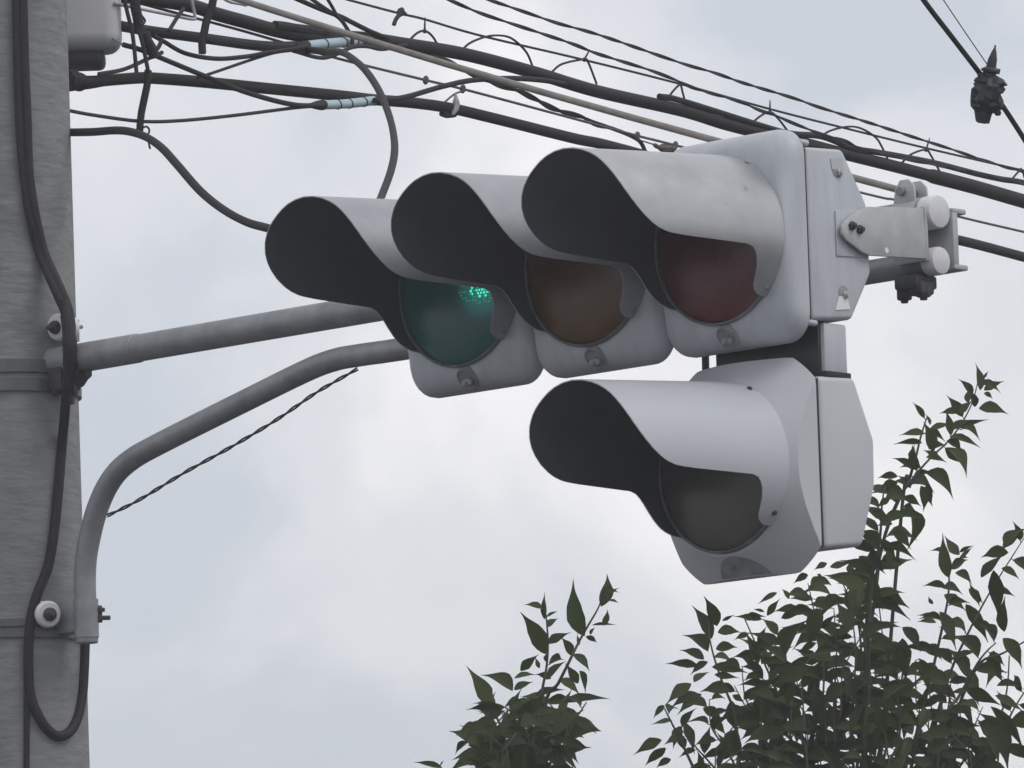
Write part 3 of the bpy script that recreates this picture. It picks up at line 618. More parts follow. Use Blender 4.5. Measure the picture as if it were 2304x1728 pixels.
cable('thin_lead', wp(C1([(1900, 330), (2100, 375)]) + C2([(60, 310), (160, 300), (250, 318), (330, 310), (420, 290)]), 0.045), 0.005, 'wire', 'dark lead running under the trunk cable beside the upper splice sleeve', 'wire')
# feed cables into the signal
d_green = (Vector((1.80, -0.30, 5.0))-CAM).dot(FW)
loop('feed_cable', C1([(1980, 322), (2120, 335)]) + C2([(0, 338), (80, 385), (160, 460), (240, 580), (300, 720), (335, 850), (345, 980), (320, 1110), (265, 1260), (235, 1330)]), 0.0083, 'black feed cable curving down from the upper splice sleeve to the signal top', wdep(690, 112, 0.03), d_green)
d_pole = (Vector((0.0, 0.05, 5.3))-CAM).dot(FW)
loop('feed_cable', C1([(440, 858), (600, 855), (750, 845), (850, 855), (950, 890), (1050, 960), (1150, 1070), (1300, 1240), (1450, 1360), (1600, 1440), (1740, 1480), (1900, 1530)]), 0.0092, 'black feed cable drooping from the pole to behind the green hood', d_pole, d_green+0.15)
# vertical lashings tying the runs together
def lash(px, r, label, o=0.07, coil=True, m='cable'):
    pts = spline(wp(px, o), 8); t = thing('lashing', label, 'lashing', pts[-1])
    b = B(); b.tube(pts, r, 9); b.build('core', m, t)
    if coil:
        b = B(); acc = []
        n = len(pts)*10
        for i in range(n+1):
            f = i/n*(len(pts)-1); k = min(int(f), len(pts)-2); p = pts[k].lerp(pts[k+1], f-k); d = (pts[k+1]-pts[k]).normalized(); a = d.orthogonal().normalized(); e = d.cross(a); q = i*0.65
            acc.append(p+(a*math.cos(q)+e*math.sin(q))*(r+0.0012))
        b.tube(acc, 0.0019, 5); b.build('binding', 'wire', t)
    return t
lash(C1([(960, 455), (955, 540), (935, 640), (915, 740), (905, 850)]), 0.0062, 'tape-bound lashing tying the lower cable to the drooping feed cable')
lash(C1([(870, -20), (880, 60), (895, 130), (905, 205)]), 0.0098, 'thick bound lashing beside the pale box at the top')
lash(C1([(935, 210), (955, 270), (985, 320), (1000, 370)]), 0.010, 'short thick lashing below the branch cable near the pale box')
lash(C1([(1385, -20), (1370, 50), (1340, 130), (1325, 200), (1310, 270), (1312, 345)]), 0.0068, 'bound lashing hanging from the trunk across the branch cable', coil=True)
cable('tie_wire', wp(C1([(800, -20), (830, 100), (860, 230), (885, 470)]), 0.075), 0.0048, 'wire', 'left of two dark tie wires descending beside the pale box', 'wire')
cable('tie_wire', wp(C1([(900, 200), (925, 290), (960, 460)]), 0.075), 0.0048, 'wire', 'right of two dark tie wires descending beside the pale box', 'wire')
cable('tie_wire', wp(C1([(1190, 55), (1150, 110), (1095, 200)]), 0.07), 0.0048, 'wire', 'short slanting dark tie wire between trunk and branch cable', 'wire')
cable('tie_wire', wp(C1([(1050, 255), (1030, 300), (1000, 345)]), 0.075), 0.0052, 'cable', 'stubby dark tie tail under the branch cable', 'wire')
cable('tie_wire', wp(C1([(925, 830), (950, 820), (968, 845), (958, 880), (965, 930), (973, 965)]), 0.08), 0.0024, 'wire', 'loose tie wire end hanging where the feed cable bends', 'wire')
cable('tie_wire', wp(C1([(900, 80), (925, 110), (940, 135), (925, 155), (900, 150)]), 0.08), 0.0026, 'wire', 'small curled tie wire end beside the pale box', 'wire')
cable('support_rod', wp(C1([(740, 22), (900, 55), (1100, 95), (1250, 124), (1262, 100), (1250, 40), (1238, -25)]), 0.06), 0.0040, 'pale_rod', 'pale bent rod crossing behind the leads near the pale box', 'rod', sub=5)
cable('support_rod', wp(C1([(1440, -15), (1490, 12), (1560, 25), (1595, 32), (1612, 15), (1618, -25)]), 0.06), 0.0038, 'pale_rod', 'small pale hooked rod at the top edge above the trunk', 'rod', sub=5)

# ------------------------------------------------------------------ pale box behind the pole
bx = thing('equipment_box', 'pale grey rounded equipment box behind the pole, at the top left', 'box', at_depth(190*DSP, 150*DSP, 16.85))
RH = Vector((RT.x, RT.y, 0)).normalized(); FH = Vector((-RH.y, RH.x, 0)); ZU = Vector((0, 0, 1))
cB = at_depth(165*DSP, -60*DSP, 16.85)
b = B(); b.box(cB, 0.1, 0.07, 0.19, (RH, FH, ZU)); b.build('box_shell', 'box', bx, bevel=0.035, bseg=5)
cB2 = at_depth(150*DSP, 128*DSP, 16.85)
b = B(); b.box(cB2, 0.082, 0.055, 0.022, (RH, FH, ZU)); b.build('box_base', 'box_dark', bx, bevel=0.015, bseg=3)
b = B(); q = [at_depth(x, y, 16.768) for x, y in C1([(440, 150), (540, 165), (640, 200), (720, 245), (800, 292)])]; b.tube(spline(q, 5), 0.0016, 6); b.build('box_seam', 'rim', bx)

# ------------------------------------------------------------------ cables and insulators on the pole
def pole_path(px, off):
    # the cables stand off where they pass over the upper clamp and its bundle
    return [on_pole(x*DSP, y*DSP, pole_r(5.0)+off+0.088*max(0, 1-abs(y-752)/190)**0.6) for x, y in px]
cable('riser_cable', pole_path([(48, -40), (52, 120), (58, 260), (62, 370), (75, 460), (95, 545), (128, 620), (148, 672), (153, 720), (150, 790), (142, 870), (134, 960), (126, 1060), (118, 1140), (105, 1220), (82, 1280), (68, 1330), (62, 1390), (62, 1460), (68, 1510), (92, 1562), (120, 1588), (145, 1585), (166, 1555), (178, 1500), (182, 1440), (184, 1385)], 0.012), 0.0112, 'cable', 'black riser cable winding down the pole and looping into the lower pipe', sub=6)
cable('riser_cable', pole_path([(34, -40), (38, 150), (44, 300), (54, 400), (66, 475), (86, 550), (118, 625), (140, 676), (150, 720), (150, 770)], 0.009), 0.0095, 'cable', 'second black riser cable at the upper left of the pole, dark and straight')
cable('riser_cable', pole_path([(66, 1360), (58, 1420), (58, 1540), (57, 1700), (57, 1900)], 0.009), 0.0068, 'cable', 'thin black riser cable going straight down the lower pole')
b = B(); q = pole_path([(138, 650), (146, 690), (150, 735), (152, 790), (146, 840)], 0.016); b.tube(spline(q, 5), [0.012]*4+[0.015]*6+[0.0165]*6+[0.013]*5, 10)
tag(b.build('tape_bundle', 'cable'), 'black tape bundle wrapping the riser cable at the upper clamp', 'cable wrap')
def spool(px, py, ax, label):
    p = on_pole(px*DSP, py*DSP, pole_r(5)+0.035); ax = ax.normalized(); t = thing('spool_insulator', label, 'insulator', p-ax*0.03, 'spool insulators on the pole')
    b = B(); b.lathe(p, ax, [(0.010, -0.052), (0.024, -0.050), (0.029, -0.042), (0.029, -0.034), (0.019, -0.026), (0.019, -0.020), (0.030, -0.012), (0.030, -0.003), (0.026, 0.002), (0.012, 0.003)], 28); b.build('spool', 'porcelain', t)
    b = B(); b.lathe(p, ax, [(0.0155, 0.002), (0.0155, 0.008), (0.012, 0.016), (0.007, 0.017), (0.006, 0.028), (0.003, 0.030)], 14); b.build('bolt', 'steel_dark', t)
    b = B(); b.lathe(p, ax, [(0.005, -0.085), (0.005, -0.05)], 10); b.box(p-ax*0.052+Vector((0, 0, -0.01)), 0.018, 0.006, 0.025); b.build('bracket', 'galv', t, bevel=0.002)
spool(122, 707, -RH*0.62-FW*0.78, 'white porcelain spool insulator on the pole above the upper clamp')
spool(106, 1327, RH*0.45-FW*0.89, 'white porcelain spool insulator on the pole at the lower clamp')

# ------------------------------------------------------------------ steep wire with dark clamp, top right
dv = 15.6
sw = [at_depth(x*DSP, y*DSP, dv+(y-150)*0.002) for x, y in ((1940, -85), (1995, 0), (2060, 85), (2125, 170), (2170, 235), (2212, 300), (2270, 395))]
cl = thing('dead_end_wire', 'steep black wire with a dark lumpy connector, at the top right corner', 'wire', sw[-1])
b = B(); b.tube(spline(sw, 6), 0.0058, 9); b.build('wire_run', 'cable', cl)
b = B(); b.tube([at_depth(x*DSP, y*DSP, dv) for x, y in ((2010, -40), (2038, 0), (2085, 70), (2133, 140))], 0.0012, 6); b.build('thin_wire', 'wire', cl)
pc = lambda x, y: at_depth(x*DSP, y*DSP, dv)
b = B(); b.lathe(pc(2133, 208), (pc(2125, 255)-pc(2140, 165)), [(0.012, -0.047), (0.021, -0.042), (0.029, -0.03), (0.027, -0.022), (0.031, -0.012), (0.031, 0.004), (0.028, 0.012), (0.030, 0.020), (0.024, 0.028), (0.017, 0.036), (0.014, 0.056), (0.010, 0.058)], 14)
rj = random.Random(9); ctr = pc(2133, 208)
for v in b.v:
    d = v-ctr; d.z = 0; v += d*rj.uniform(-0.28, 0.30)+Vector((0, 0, rj.uniform(-0.003, 0.003)))
b.build('connector_body', 'black_plate', cl, sharp=20)
for (x0, y0, x1, y1, r) in ((2110, 200, 2098, 206, 0.008), (2156, 196, 2170, 190, 0.007), (2118, 176, 2106, 170, 0.008), (2150, 238, 2162, 246, 0.007)):
    b = B(); b.tube([pc(x0, y0), pc((x0+x1)/2, (y0+y1)/2+2), pc(x1, y1)], [r, r*1.1, r*0.6], 6); b.build('tape_end', 'black_plate', cl)
b = B(); b.lathe(pc(2137, 165), (pc(2149, 104)-pc(2137, 165)), [(0.014, 0), (0.012, 0.006), (0.02, 0.01), (0.02, 0.014), (0.011, 0.02), (0.010, 0.036), (0.005, 0.055), (0.002, 0.062), (0.002, 0.068)], 10); b.build('connector_cap', 'black_plate', cl)
for (x0, y0, x1, y1, r) in ((2106, 186, 2118, 176, 0.007), (2158, 180, 2150, 170, 0.008), (2104, 225, 2116, 236, 0.007), (2162, 226, 2152, 214, 0.009), (2112, 165, 2128, 160, 0.006), (2160, 155, 2146, 152, 0.006), (2166, 232, 2150, 224, 0.008)):
    b = B(); b.tube([pc(x0, y0), pc(x1, y1)], r, 7); b.build('connector_bolt', 'black_plate', cl)
b = B(); b.tube([pc(2122, 168), pc(2128, 182)], 0.008, 8); b.build('pale_ferrule', 'pale_rod', cl)

# ------------------------------------------------------------------ trees
def leaf_mesh(name, fold, curl, width, ser=0.0, seed=0, arch=0.0):
    """pointed ovate leaf along +X, length 1, normal +Z"""
    rg = random.Random(seed); n = 11; b = B(); vs = []; fs = []
    prof_ = [(0, 0.02), (0.07, 0.42), (0.18, 0.80), (0.32, 1.0), (0.44, 0.95), (0.56, 0.76), (0.67, 0.50), (0.77, 0.27), (0.86, 0.13), (0.94, 0.06), (1.0, 0.006)]
    n = len(prof_)-1
    for t, wq in prof_:
        hw = width*0.5*wq*(1+ser*rg.uniform(-1, 1))
        zc = -curl*(t**2); zs = zc+fold*hw; yc = arch*math.sin(math.pi*t**0.8)
        vs += [(t, yc-hw, zs), (t, yc, zc), (t, yc+hw, zs+ser*0.1*rg.uniform(-1, 1))]
    for i in range(n):
        o = i*3; fs += [(o, o+3, o+4, o+1), (o+1, o+4, o+5, o+2)]
    me = bpy.data.meshes.new(name); me.from_pydata(vs, [], fs); me.materials.append(M['leaf']); me.shade_smooth(); return me
SPEC = [(0.25, 0.10, 0.42, 0.05, 1, 0.10), (0.5, 0.26, 0.45, 0.05, 2, 0.17), (0.15, 0.08, 0.40, 0.07, 8, 0.05), (0.8, 0.34, 0.48, 0.05, 5, 0.20)]
LEAVES = [leaf_mesh('leaf_blade', *sp_[:5], arch=sp_[5]) for sp_ in SPEC] + [leaf_mesh('leaf_blade', *sp_[:5], arch=-sp_[5]) for sp_ in SPEC]
LW = [0.42, 0.45, 0.40, 0.48]*2
LBR = LEAVES[2].copy(); LBR.materials.clear(); LBR.materials.append(M['leaf_brown'])

def leaf_matrix(base, tip, wid, li, rg, face=None):
    d = tip-base; ln = d.length; x = d.normalized()
    nrm = face if face else (-FW*rg.uniform(0.55, 1.0)+UP*rg.uniform(-0.2, 0.9)+RT*rg.uniform(-0.5, 0.5))
    y = nrm.cross(x)
    if y.length < 1e-3: y = UP.cross(x)
    y.normalize(); z = x.cross(y)
    up_ = y.z if abs(x.z) < 0.85 else rg.uniform(-1, 1)
    side = 0 if up_ > 0 else 4
    # width in the picture shrinks with tilt; keep the blade's own width believable
    tilt = max(0.5, abs(z.dot(FW))); ws = wid/LW[li]/tilt
    ws = min(ws*0.94, ln*1.05)
    m = Matrix(((x.x*ln, y.x*ws, z.x*ln, base.x), (x.y*ln, y.y*ws, z.y*ln, base.y), (x.z*ln, y.z*ws, z.z*ln, base.z), (0, 0, 0, 1)))
    return m, (li % 4)+side

def make_tree(name, label, dep, hand, shoots, fill, stem_px, seed, nfill):
    rg = random.Random(seed); PX = dep/FPX
    foot = at_depth(stem_px[0], stem_px[1], dep); root = thing(name, label, 'tree', (foot.x, foot.y, 0), 'street trees below the signals')
    leaves = []   # (matrix, mesh index, size on picture)
    twigs = []
    for bx_, by_, tx_, ty_, wd in hand:
        dd = dep+rg.uniform(-0.18, 0.18); ba = at_depth(bx_, by_, dd); ti = at_depth(tx_, ty_, dd+rg.uniform(-0.02, 0.02)); li = rg.choice((0, 0, 1, 2))
        m_, lj = leaf_matrix(ba, ba+(ti-ba)*1.05, wd*PX*1.0, li, rg); leaves.append((m_, lj, (ti-ba).length*2))
    for sh in shoots:
        dd = dep+rg.uniform(-0.15, 0.15); pts = spline([at_depth(x, y, dd+rg.uniform(-0.03, 0.03)) for x, y in sh['p']], 10)
        twigs.append((pts, sh.get('r', 0.0034)))
        acc = 0.0; side = 1; step = sh.get('step', 30)*PX; skip = sh.get('skip', 0.0)
        for i in range(1, len(pts)):
            acc += (pts[i]-pts[i-1]).length
            if acc > step:
                acc = 0; side = -side
                if rg.random() < skip: continue
                tg = (pts[i]-pts[i-1]).normalized(); lat = tg.cross(FW).normalized()*side
                f = i/len(pts); ln = sh.get('len', 80)*PX*rg.uniform(0.7, 1.15)*(1-0.35*f)
                d = (tg*rg.uniform(0.2, 0.75)+lat*rg.uniform(0.7, 1.0)-Vector((0, 0, 1))*rg.uniform(0.0, 0.55)+FW*rg.uniform(-0.4, 0.4)).normalized()
                li = rg.randrange(4); ba = pts[i]+d*0.006
                m_, lj = leaf_matrix(ba, ba+d*ln, ln*rg.uniform(0.30, 0.44), li, rg); leaves.append((m_, lj, ln))
                twigs.append(([pts[i]-d*0.001, ba+d*0.004], 0.0011))
    # filler in the dense part of the crown
    def inside(x, y, poly):
        r = False; j = len(poly)-1
        for i in range(len(poly)):
            xi, yi = poly[i]; xj, yj = poly[j]
            if (yi > y) != (yj > y) and x < (xj-xi)*(y-yi)/(yj-yi)+xi: r = not r
            j = i
        return r
    xs = [p[0] for p in fill]; ys = [p[1] for p in fill]; k = 0
    while k < nfill:
        x, y = rg.uniform(min(xs), max(xs)), rg.uniform(min(ys), max(ys))
        if not inside(x, y, fill): continue
        k += 1; dd = dep+rg.gauss(0.05, 0.22); ba = at_depth(x, y, dd); ln = rg.uniform(60, 100)*PX
        an = rg.choice((rg.uniform(-0.6, 0.5), math.pi-rg.uniform(-0.6, 0.5), rg.uniform(-1.9, -1.2), rg.uniform(0.5, 2.6)))
        d = (RT*math.cos(an)+UP*math.sin(an)+FW*rg.uniform(-0.7, 0.7)).normalized(); li = rg.randrange(4)
        m_, lj = leaf_matrix(ba, ba+d*ln, ln*rg.uniform(0.24, 0.42), li, rg); leaves.append((m_, lj, ln*0.8))
        if k % 3 == 0: twigs.append(([ba, ba-d*0.05-Vector((0, 0, 0.05)), ba-d*0.06-Vector((0, 0, 0.16))], 0.0018))
    # woody parts
    top = at_depth(stem_px[2], stem_px[3], dep); b = B()
    base = Vector((foot.x, foot.y, -0.1)); tp = [base, Vector((foot.x+0.03, foot.y-0.02, 1.2)), Vector((foot.x-0.02, foot.y+0.02, 2.4)), Vector((foot.x+0.01, foot.y, foot.z-0.5))]
    pth = spline(tp, 6); b.tube(pth, [0.085-0.062*i/(len(pth)-1) for i in range(len(pth))], 14); b.build('trunk', 'bark', root)
    hub = tp[-1]
    for pts, r in twigs:
        if r > 0.003:
            s0 = pts[0]; m_ = hub.lerp(s0, 0.55)+Vector((0, 0, -0.05)); q = spline([hub+Vector((0, 0, rg.uniform(-0.7, 0.0))), m_, s0] + pts[6::6] + [pts[-1]], 5); n = len(q)
            b = B(); b.tube(q, [0.0046*(1-i/n)**1.1+0.0010 for i in range(n)], 7); b.build('branch', 'twig', root)
    b = B()
    for pts, r in twigs:
        if r <= 0.003: b.tube(pts, r, 5)
    if b.v: o = b.build('twigs', 'twig', root); o['kind'] = 'stuff'
    # crown below the frame so that the tree goes on
    for i in range(110):
        a = rg.uniform(0, 6.28); rr = 0.75*math.sqrt(rg.random()); p = Vector((hub.x+rr*math.cos(a), hub.y+rr*math.sin(a), hub.z+rg.uniform(-0.75, 0.15)))
        d = Vector((math.cos(a), math.sin(a), rg.uniform(-0.6, 0.5))).normalized(); ln = rg.uniform(0.06, 0.1); li = rg.randrange(4)
        m_, lj = leaf_matrix(p, p+d*ln, ln*0.42, li, rg, Vector((rg.uniform(-.5, .5), rg.uniform(-.5, .5), 1))); leaves.append((m_, lj, -1))
    leaves.sort(key=lambda q: -q[2])
    rootinv = Matrix.Translation(-ORG[root])
    for k, (m_, li, sz) in enumerate(leaves[:300]):
        if sz < 0: continue
        brown = rg.random() < 0.05 and sz < 0.12
        o = bpy.data.objects.new('leaf', LBR if brown else LEAVES[li]); COL.objects.link(o); o.parent = root; o.matrix_local = rootinv @ m_
        if brown: o['label'] = 'brownish withered leaf'
    rest = leaves[300:] + [q for q in leaves[:300] if q[2] < 0]
    if rest:
        b = B()
        for m_, li, sz in rest:
            me = LEAVES[li]; b.add([m_ @ v.co for v in me.vertices], [tuple(p.vertices) for p in me.polygons])
        me = bpy.data.meshes.new('more_leaves'); me.from_pydata([tuple(v-ORG[root]) for v in b.v], [], b.f); me.materials.append(M['leaf']); me.shade_smooth()
        o = bpy.data.objects.new('more_leaves', me); COL.objects.link(o); o.parent = root; o['kind'] = 'stuff'
    return root
def cropl(l, ox, oy, z): return [(ox+a/z, oy+b_/z, ox+c/z, oy+d/z, w_/z) for a, b_, c, d, w_ in l]
handL = cropl([(1130, 500, 1125, 290, 50), (1145, 480, 1235, 430, 25), (1145, 560, 1235, 490, 60), (1140, 770, 930, 460, 150), (1150, 690, 1325, 595, 80), (1440, 630, 1350, 205, 150), (1570, 400, 1595, 140, 110), (1625, 340, 1700, 250, 45), (1630, 350, 1705, 365, 20), (1590, 550, 1600, 420, 90), (1500, 545, 1690, 535, 25), (1335, 780, 1260, 640, 110), (1400, 700, 1390, 610, 60), (1350, 770, 1480, 890, 80), (1450, 630, 1540, 685, 40), (1485, 620, 1520, 560, 40), (700, 1190, 540, 865, 130), (880, 1060, 650, 915, 110), (890, 1050, 1040, 985, 60), (890, 960, 1050, 920, 40), (940, 900, 1080, 780, 80), (1150, 970, 1280, 820, 90), (1390, 1000, 1290, 850, 110), (1400, 900, 1460, 1080, 60), (1240, 970, 1410, 1080, 90), (1280, 1150, 1630, 1100, 70), (1060, 1090, 1280, 1040, 60), (1370, 1290, 1550, 1345, 60), (1330, 1370, 1440, 1430, 50), (1250, 1420, 1420, 1520, 70), (1130, 1560, 1330, 1640, 110), (1250, 1480, 1390, 1620, 80), (600, 1480, 400, 1365, 90), (620, 1600, 430, 1570, 80), (610, 1460, 700, 1330, 70), (330, 1659, 110, 1610, 50), (310, 1650, 340, 1600, 30), (690, 1280, 830, 1210, 100), (1090, 880, 1060, 790, 90), (1180, 790, 1270, 820, 70), (1140, 830, 1150, 760, 60), (700, 1190, 745, 1060, 40), (1180, 960, 1060, 930, 80)], 900, 1250, 3.47)
shL = [dict(p=[(1190, 1740), (1215, 1580), (1232, 1480), (1230, 1400), (1224, 1345)], step=40, len=60, skip=0.75), dict(p=[(1225, 1600), (1275, 1500), (1310, 1430), (1345, 1370), (1362, 1320)], step=40, len=60, skip=0.8), dict(p=[(1160, 1690), (1110, 1600), (1095, 1545)], step=40, len=60, skip=0.75), dict(p=[(1075, 1740), (1070, 1680), (1035, 1650)], step=40, len=60, skip=0.5), dict(p=[(1205, 1700), (1290, 1620), (1320, 1580)], step=34, len=60, skip=0.4)]
for k in range(9):
    x1 = 1080+k*25; y1_ = 1580+(45 if k % 2 else 0)+abs(k-4.2)*11
    shL.append(dict(p=[(1190+(x1-1190)*0.5, 1800), (1190+(x1-1190)*0.8, 1700), (x1, y1_)], step=16, len=78, skip=0.06))
fillL = crop([(680, 1230), (860, 1120), (1250, 1100), (1360, 1230), (1330, 1480), (1180, 1540), (1050, 1659), (1050, 1800), (500, 1800), (560, 1640), (650, 1500)], 900, 1250, 3.47)
make_tree('leafy_tree', 'smaller leafy tree top below the signals, left of the other tree', 17.0, handL, shL, fillL, (1165, 1728, 1190, 1500), 11, 85)

handR = cropl([(700, 650, 545, 395, 110), (740, 550, 630, 330, 110), (780, 510, 880, 465, 30), (745, 600, 925, 600, 90), (670, 750, 490, 610, 110), (730, 730, 900, 720, 90), (640, 810, 460, 735, 80), (710, 800, 870, 815, 75), (590, 860, 345, 850, 75), (700, 870, 980, 920, 90), (720, 930, 910, 960, 60), (670, 830, 530, 930, 60), (560, 990, 680, 900, 60), (540, 1000, 345, 1150, 110), (600, 1080, 380, 1180, 80), (330, 1170, 250, 1270, 50), (390, 1290, 220, 1310, 60), (310, 1440, 90, 1545, 90), (340, 1500, 190, 1650, 90), (380, 1590, 270, 1659, 90), (620, 1080, 430, 1230, 90), (840, 1050, 620, 1060, 110), (860, 1090, 950, 1150, 60), (850, 1130, 900, 1370, 110), (840, 1160, 970, 1320, 100), (1060, 850, 970, 590, 90), (1250, 700, 990, 590, 80), (1100, 960, 910, 790, 80), (1120, 1040, 900, 990, 70), (1190, 1120, 1000, 1060, 80), (1090, 500, 880, 480, 60), (1130, 470, 1235, 340, 60), (1110, 440, 1020, 420, 25), (1210, 290, 1065, 380, 45), (1300, 340, 1245, 255, 40), (1450, 150, 1345, 220, 60), (1520, 150, 1580, 190, 40), (1300, 300, 1500, 340, 70), (1070, 750, 1190, 690, 50), (1090, 850, 1200, 730, 80), (1290, 830, 1090, 840, 60), (1150, 980, 1230, 860, 70), (460, 1330, 400, 1500, 90), (440, 1400, 490, 1540, 90), (480, 1300, 570, 1540, 80), (630, 1190, 780, 1300, 110), (680, 1290, 810, 1400, 110), (1380, 430, 1180, 430, 70), (1480, 620, 1260, 560, 80), (1500, 520, 1390, 400, 70), (1210, 620, 1090, 490, 80), (1240, 490, 1400, 470, 70), (1560, 420, 1460, 510, 70), (1600, 60, 1500, 110, 50), (1620, 90, 1790, 60, 60)], 1400, 1250, 3.47)
handR += cropl([(1400, 340, 1370, 130, 70), (1430, 250, 1465, 185, 20), (1430, 340, 1580, 265, 85), (1430, 360, 1500, 405, 40), (1390, 480, 1610, 515, 100), (1240, 510, 1085, 515, 60), (1190, 640, 1470, 565, 50), (1310, 440, 1330, 310, 100), (1360, 470, 1320, 340, 110), (1010, 610, 980, 520, 30), (970, 680, 775, 680, 60), (950, 750, 745, 760, 50), (1010, 640, 1185, 595, 50), (1160, 700, 1410, 770, 60), (1140, 730, 1265, 820, 70), (1000, 800, 1140, 760, 100), (1150, 800, 1320, 985, 100), (870, 890, 890, 760, 90), (970, 980, 1220, 1160, 120), (990, 1060, 1040, 1240, 100), (940, 1080, 965, 1280, 90), (850, 1260, 885, 1590, 120), (760, 1010, 600, 1020, 60), (720, 1440, 860, 1570, 100), (620, 1500, 740, 1659, 80), (500, 1590, 620, 1480, 60), (1240, 1620, 1130, 1470, 110), (1240, 1600, 1350, 1555, 35), (1240, 1640, 1310, 1640, 50), (1590, 1560, 1742, 1400, 80), (1620, 1600, 1410, 1640, 120), (1240, 520, 1340, 420, 90), (1180, 650, 1330, 560, 60), (1080, 870, 960, 800, 110), (940, 940, 790, 940, 110), (980, 860, 1140, 890, 70), (760, 1060, 620, 1110, 90), (700, 1180, 600, 1250, 100), (860, 1100, 760, 1000, 110), (720, 1380, 600, 1390, 80), (800, 1250, 900, 1270, 100)], 1800, 780, 3.456)
handR += cropl([(960, 430, 935, 155, 90), (1000, 400, 1115, 465, 60), (1030, 310, 1120, 235, 30), (920, 500, 1060, 525, 60), (1170, 430, 1310, 270, 120), (1310, 240, 1447, 110, 70), (1300, 370, 1420, 435, 90), (1250, 380, 1270, 700, 100), (1090, 500, 1160, 610, 60), (1070, 600, 1200, 850, 90), (930, 540, 1070, 640, 80), (860, 600, 830, 550, 40), (900, 650, 1020, 890, 110), (890, 690, 760, 670, 40), (880, 720, 760, 710, 40), (1320, 780, 1325, 555, 80), (1310, 820, 1430, 1010, 100), (1120, 910, 970, 960, 40), (1250, 900, 1310, 1110, 110), (1100, 1020, 1170, 1250, 130), (1270, 1130, 1447, 1130, 50), (1260, 1190, 1447, 1290, 60), (1200, 1320, 1350, 1659, 150), (1180, 1380, 1300, 1640, 130), (1230, 1260, 1447, 1560, 80), (440, 810, 600, 830, 60), (500, 760, 650, 745, 50), (400, 360, 550, 385, 30), (470, 240, 550, 390, 80), (560, 250, 590, 380, 60), (470, 420, 530, 640, 110), (440, 690, 520, 740, 90), (380, 290, 470, 420, 110), (350, 420, 330, 320, 90), (660, 750, 780, 900, 120), (660, 820, 700, 1100, 130), (790, 880, 920, 970, 110), (800, 1000, 910, 1050, 60), (520, 1040, 640, 1010, 90), (640, 900, 520, 920, 60)], 1800, 1150, 2.87)
d2n = lambda l: [(a*DSP, b_*DSP) for a, b_ in l]
shR = [dict(p=d2n([(1870, 1420), (1890, 1290), (1905, 1180), (1940, 1080), (2000, 1000), (2060, 940), (2100, 870), (2115, 810)]), step=26, len=82, skip=0.25),
       dict(p=d2n([(1950, 1080), (1975, 1000), (1990, 940), (2003, 900)]), step=30, len=66, skip=0.5),
       dict(p=d2n([(1850, 1700), (1860, 1500), (1855, 1350), (1820, 1260)]), step=22, len=75, skip=0.1),
       dict(p=d2n([(1600, 1720), (1590, 1560), (1555, 1460), (1535, 1390), (1530, 1340)]), step=40, len=70, skip=0.8),
       dict(p=d2n([(1760, 1660), (1690, 1520), (1650, 1430), (1610, 1340)]), step=30, len=72, skip=0.45),
       dict(p=d2n([(1530, 1730), (1480, 1620), (1450, 1560), (1435, 1530)]), step=40, len=60, skip=0.8),
       dict(p=d2n([(2010, 1600), (2050, 1460), (2100, 1350), (2150, 1260), (2220, 1150)]), step=34, len=82, skip=0.4),
       dict(p=d2n([(1990, 1550), (2030, 1380), (2050, 1270), (2045, 1200)]), step=32, len=75, skip=0.45),
       dict(p=d2n([(2060, 1560), (2110, 1440), (2170, 1410), (2240, 1370)]), step=44, len=85, skip=0.5),
       dict(p=d2n([(2080, 1720), (2130, 1600), (2170, 1520), (2180, 1420)]), step=44, len=90, skip=0.5),
       dict(p=d2n([(1740, 1720), (1760, 1560), (1770, 1430), (1760, 1330), (1745, 1260)]), step=22, len=75, skip=0.15),
       dict(p=d2n([(1930, 1720), (1940, 1560), (1950, 1440)]), step=24, len=80, skip=0.2)]
shR += [dict(p=d2n([(1872, 1340), (1895, 1230), (1922, 1130), (1968, 1030)]), step=15, len=92, skip=0.05), dict(p=d2n([(1880, 1290), (1900, 1170), (1905, 1090), (1912, 1050)]), step=20, len=88, skip=0.05),
        dict(p=d2n([(2040, 1560), (2085, 1480), (2120, 1420), (2150, 1390)]), step=24, len=95, skip=0.1), dict(p=d2n([(2120, 1700), (2165, 1600), (2185, 1540), (2230, 1470)]), step=26, len=100, skip=0.1)]
rs = random.Random(41)
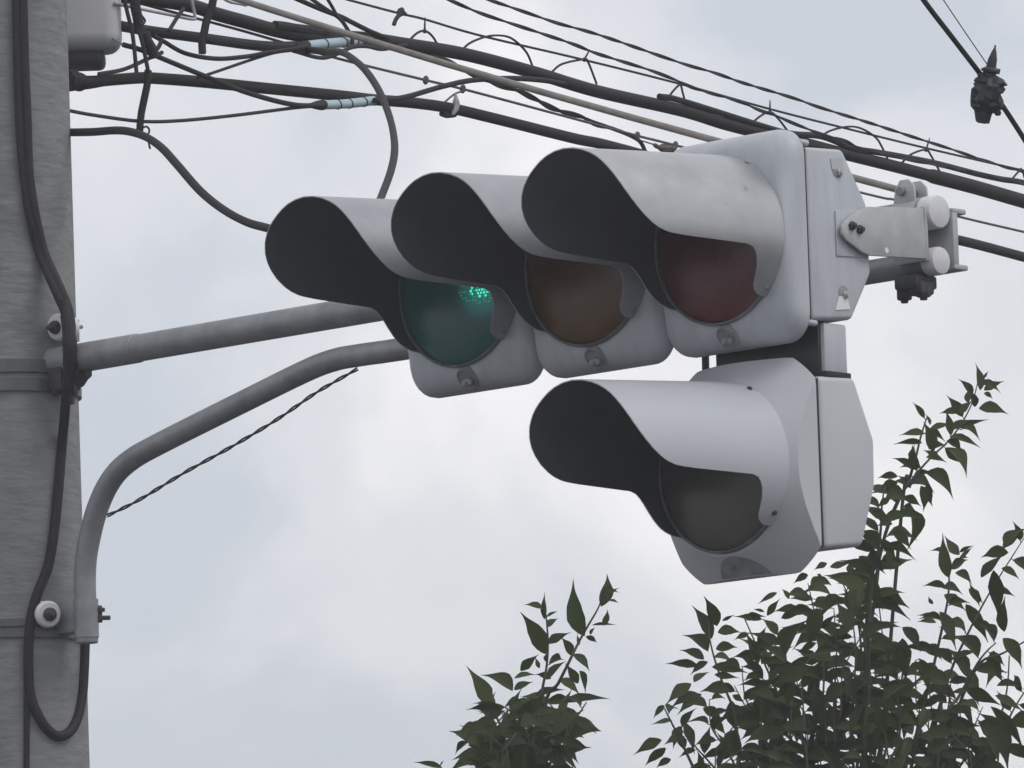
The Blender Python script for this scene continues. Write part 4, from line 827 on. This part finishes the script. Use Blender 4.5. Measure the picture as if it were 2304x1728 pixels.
env = [(1430, 1610), (1500, 1520), (1560, 1450), (1640, 1420), (1700, 1350), (1760, 1290), (1840, 1250), (1890, 1340), (1940, 1420), (2000, 1400), (2060, 1440), (2110, 1480), (2160, 1520), (2220, 1560), (2270, 1540)]
def env_y(x):
    for (x0, y0_), (x1, y1_) in zip(env[:-1], env[1:]):
        if x0 <= x <= x1: return y0_+(y1_-y0_)*(x-x0)/(x1-x0)
    return 1600
for k in range(22):                       # upright leafy sprays that make up the body of the crown
    x1 = 1470+k*36+rs.uniform(-14, 14); y1_ = env_y(x1)+rs.uniform(0, 170)*(k % 2)+rs.uniform(0, 40); x0 = x1+(1830-x1)*0.35+rs.uniform(-30, 30); y0_ = 1790
    shR.append(dict(p=d2n([(x0, y0_), (x0+(x1-x0)*0.25+rs.uniform(-22, 22), y0_+(y1_-y0_)*0.3), (x0+(x1-x0)*0.5+rs.uniform(-22, 22), y0_+(y1_-y0_)*0.55), (x0+(x1-x0)*0.75+rs.uniform(-18, 18), y0_+(y1_-y0_)*0.78), (x1, y1_)]), step=20, len=80, skip=0.08))
fillR = d2n([(1720, 1400), (1760, 1300), (1810, 1240), (1870, 1240), (1890, 1340), (1905, 1420), (1960, 1420), (2030, 1420), (2060, 1500), (2120, 1590), (2140, 1640), (2140, 1760), (1500, 1760), (1540, 1600), (1620, 1540), (1650, 1420)])
make_tree('leafy_tree', 'larger leafy tree with a long shoot rising beside the lower lamp', 17.4, handR, shR, fillR, (1900, 1728, 1900, 1450), 23, 270)

# ------------------------------------------------------------------ added haze standing in for lens veil
hz = bpy.data.materials.new('lens_veil_haze'); hz.use_nodes = True; t_ = hz.node_tree; t_.nodes.clear()
ho = t_.nodes.new('ShaderNodeOutputMaterial'); pv = t_.nodes.new('ShaderNodeVolumePrincipled'); pv.inputs['Color'].default_value = (0.93, 0.94, 0.97, 1); pv.inputs['Density'].default_value = 0.0033
pv.inputs['Anisotropy'].default_value = 0.2
t_.links.new(pv.outputs[0], ho.inputs['Volume']); M['veil_haze'] = hz
b = B(); b.box((0, 0, 4.6), 3010, 3010, 6.0); o = b.build('veil_haze', 'veil_haze', smooth=False); o['kind'] = 'stuff'; o['label'] = 'thin pale haze added all round the scene in place of lens veil'
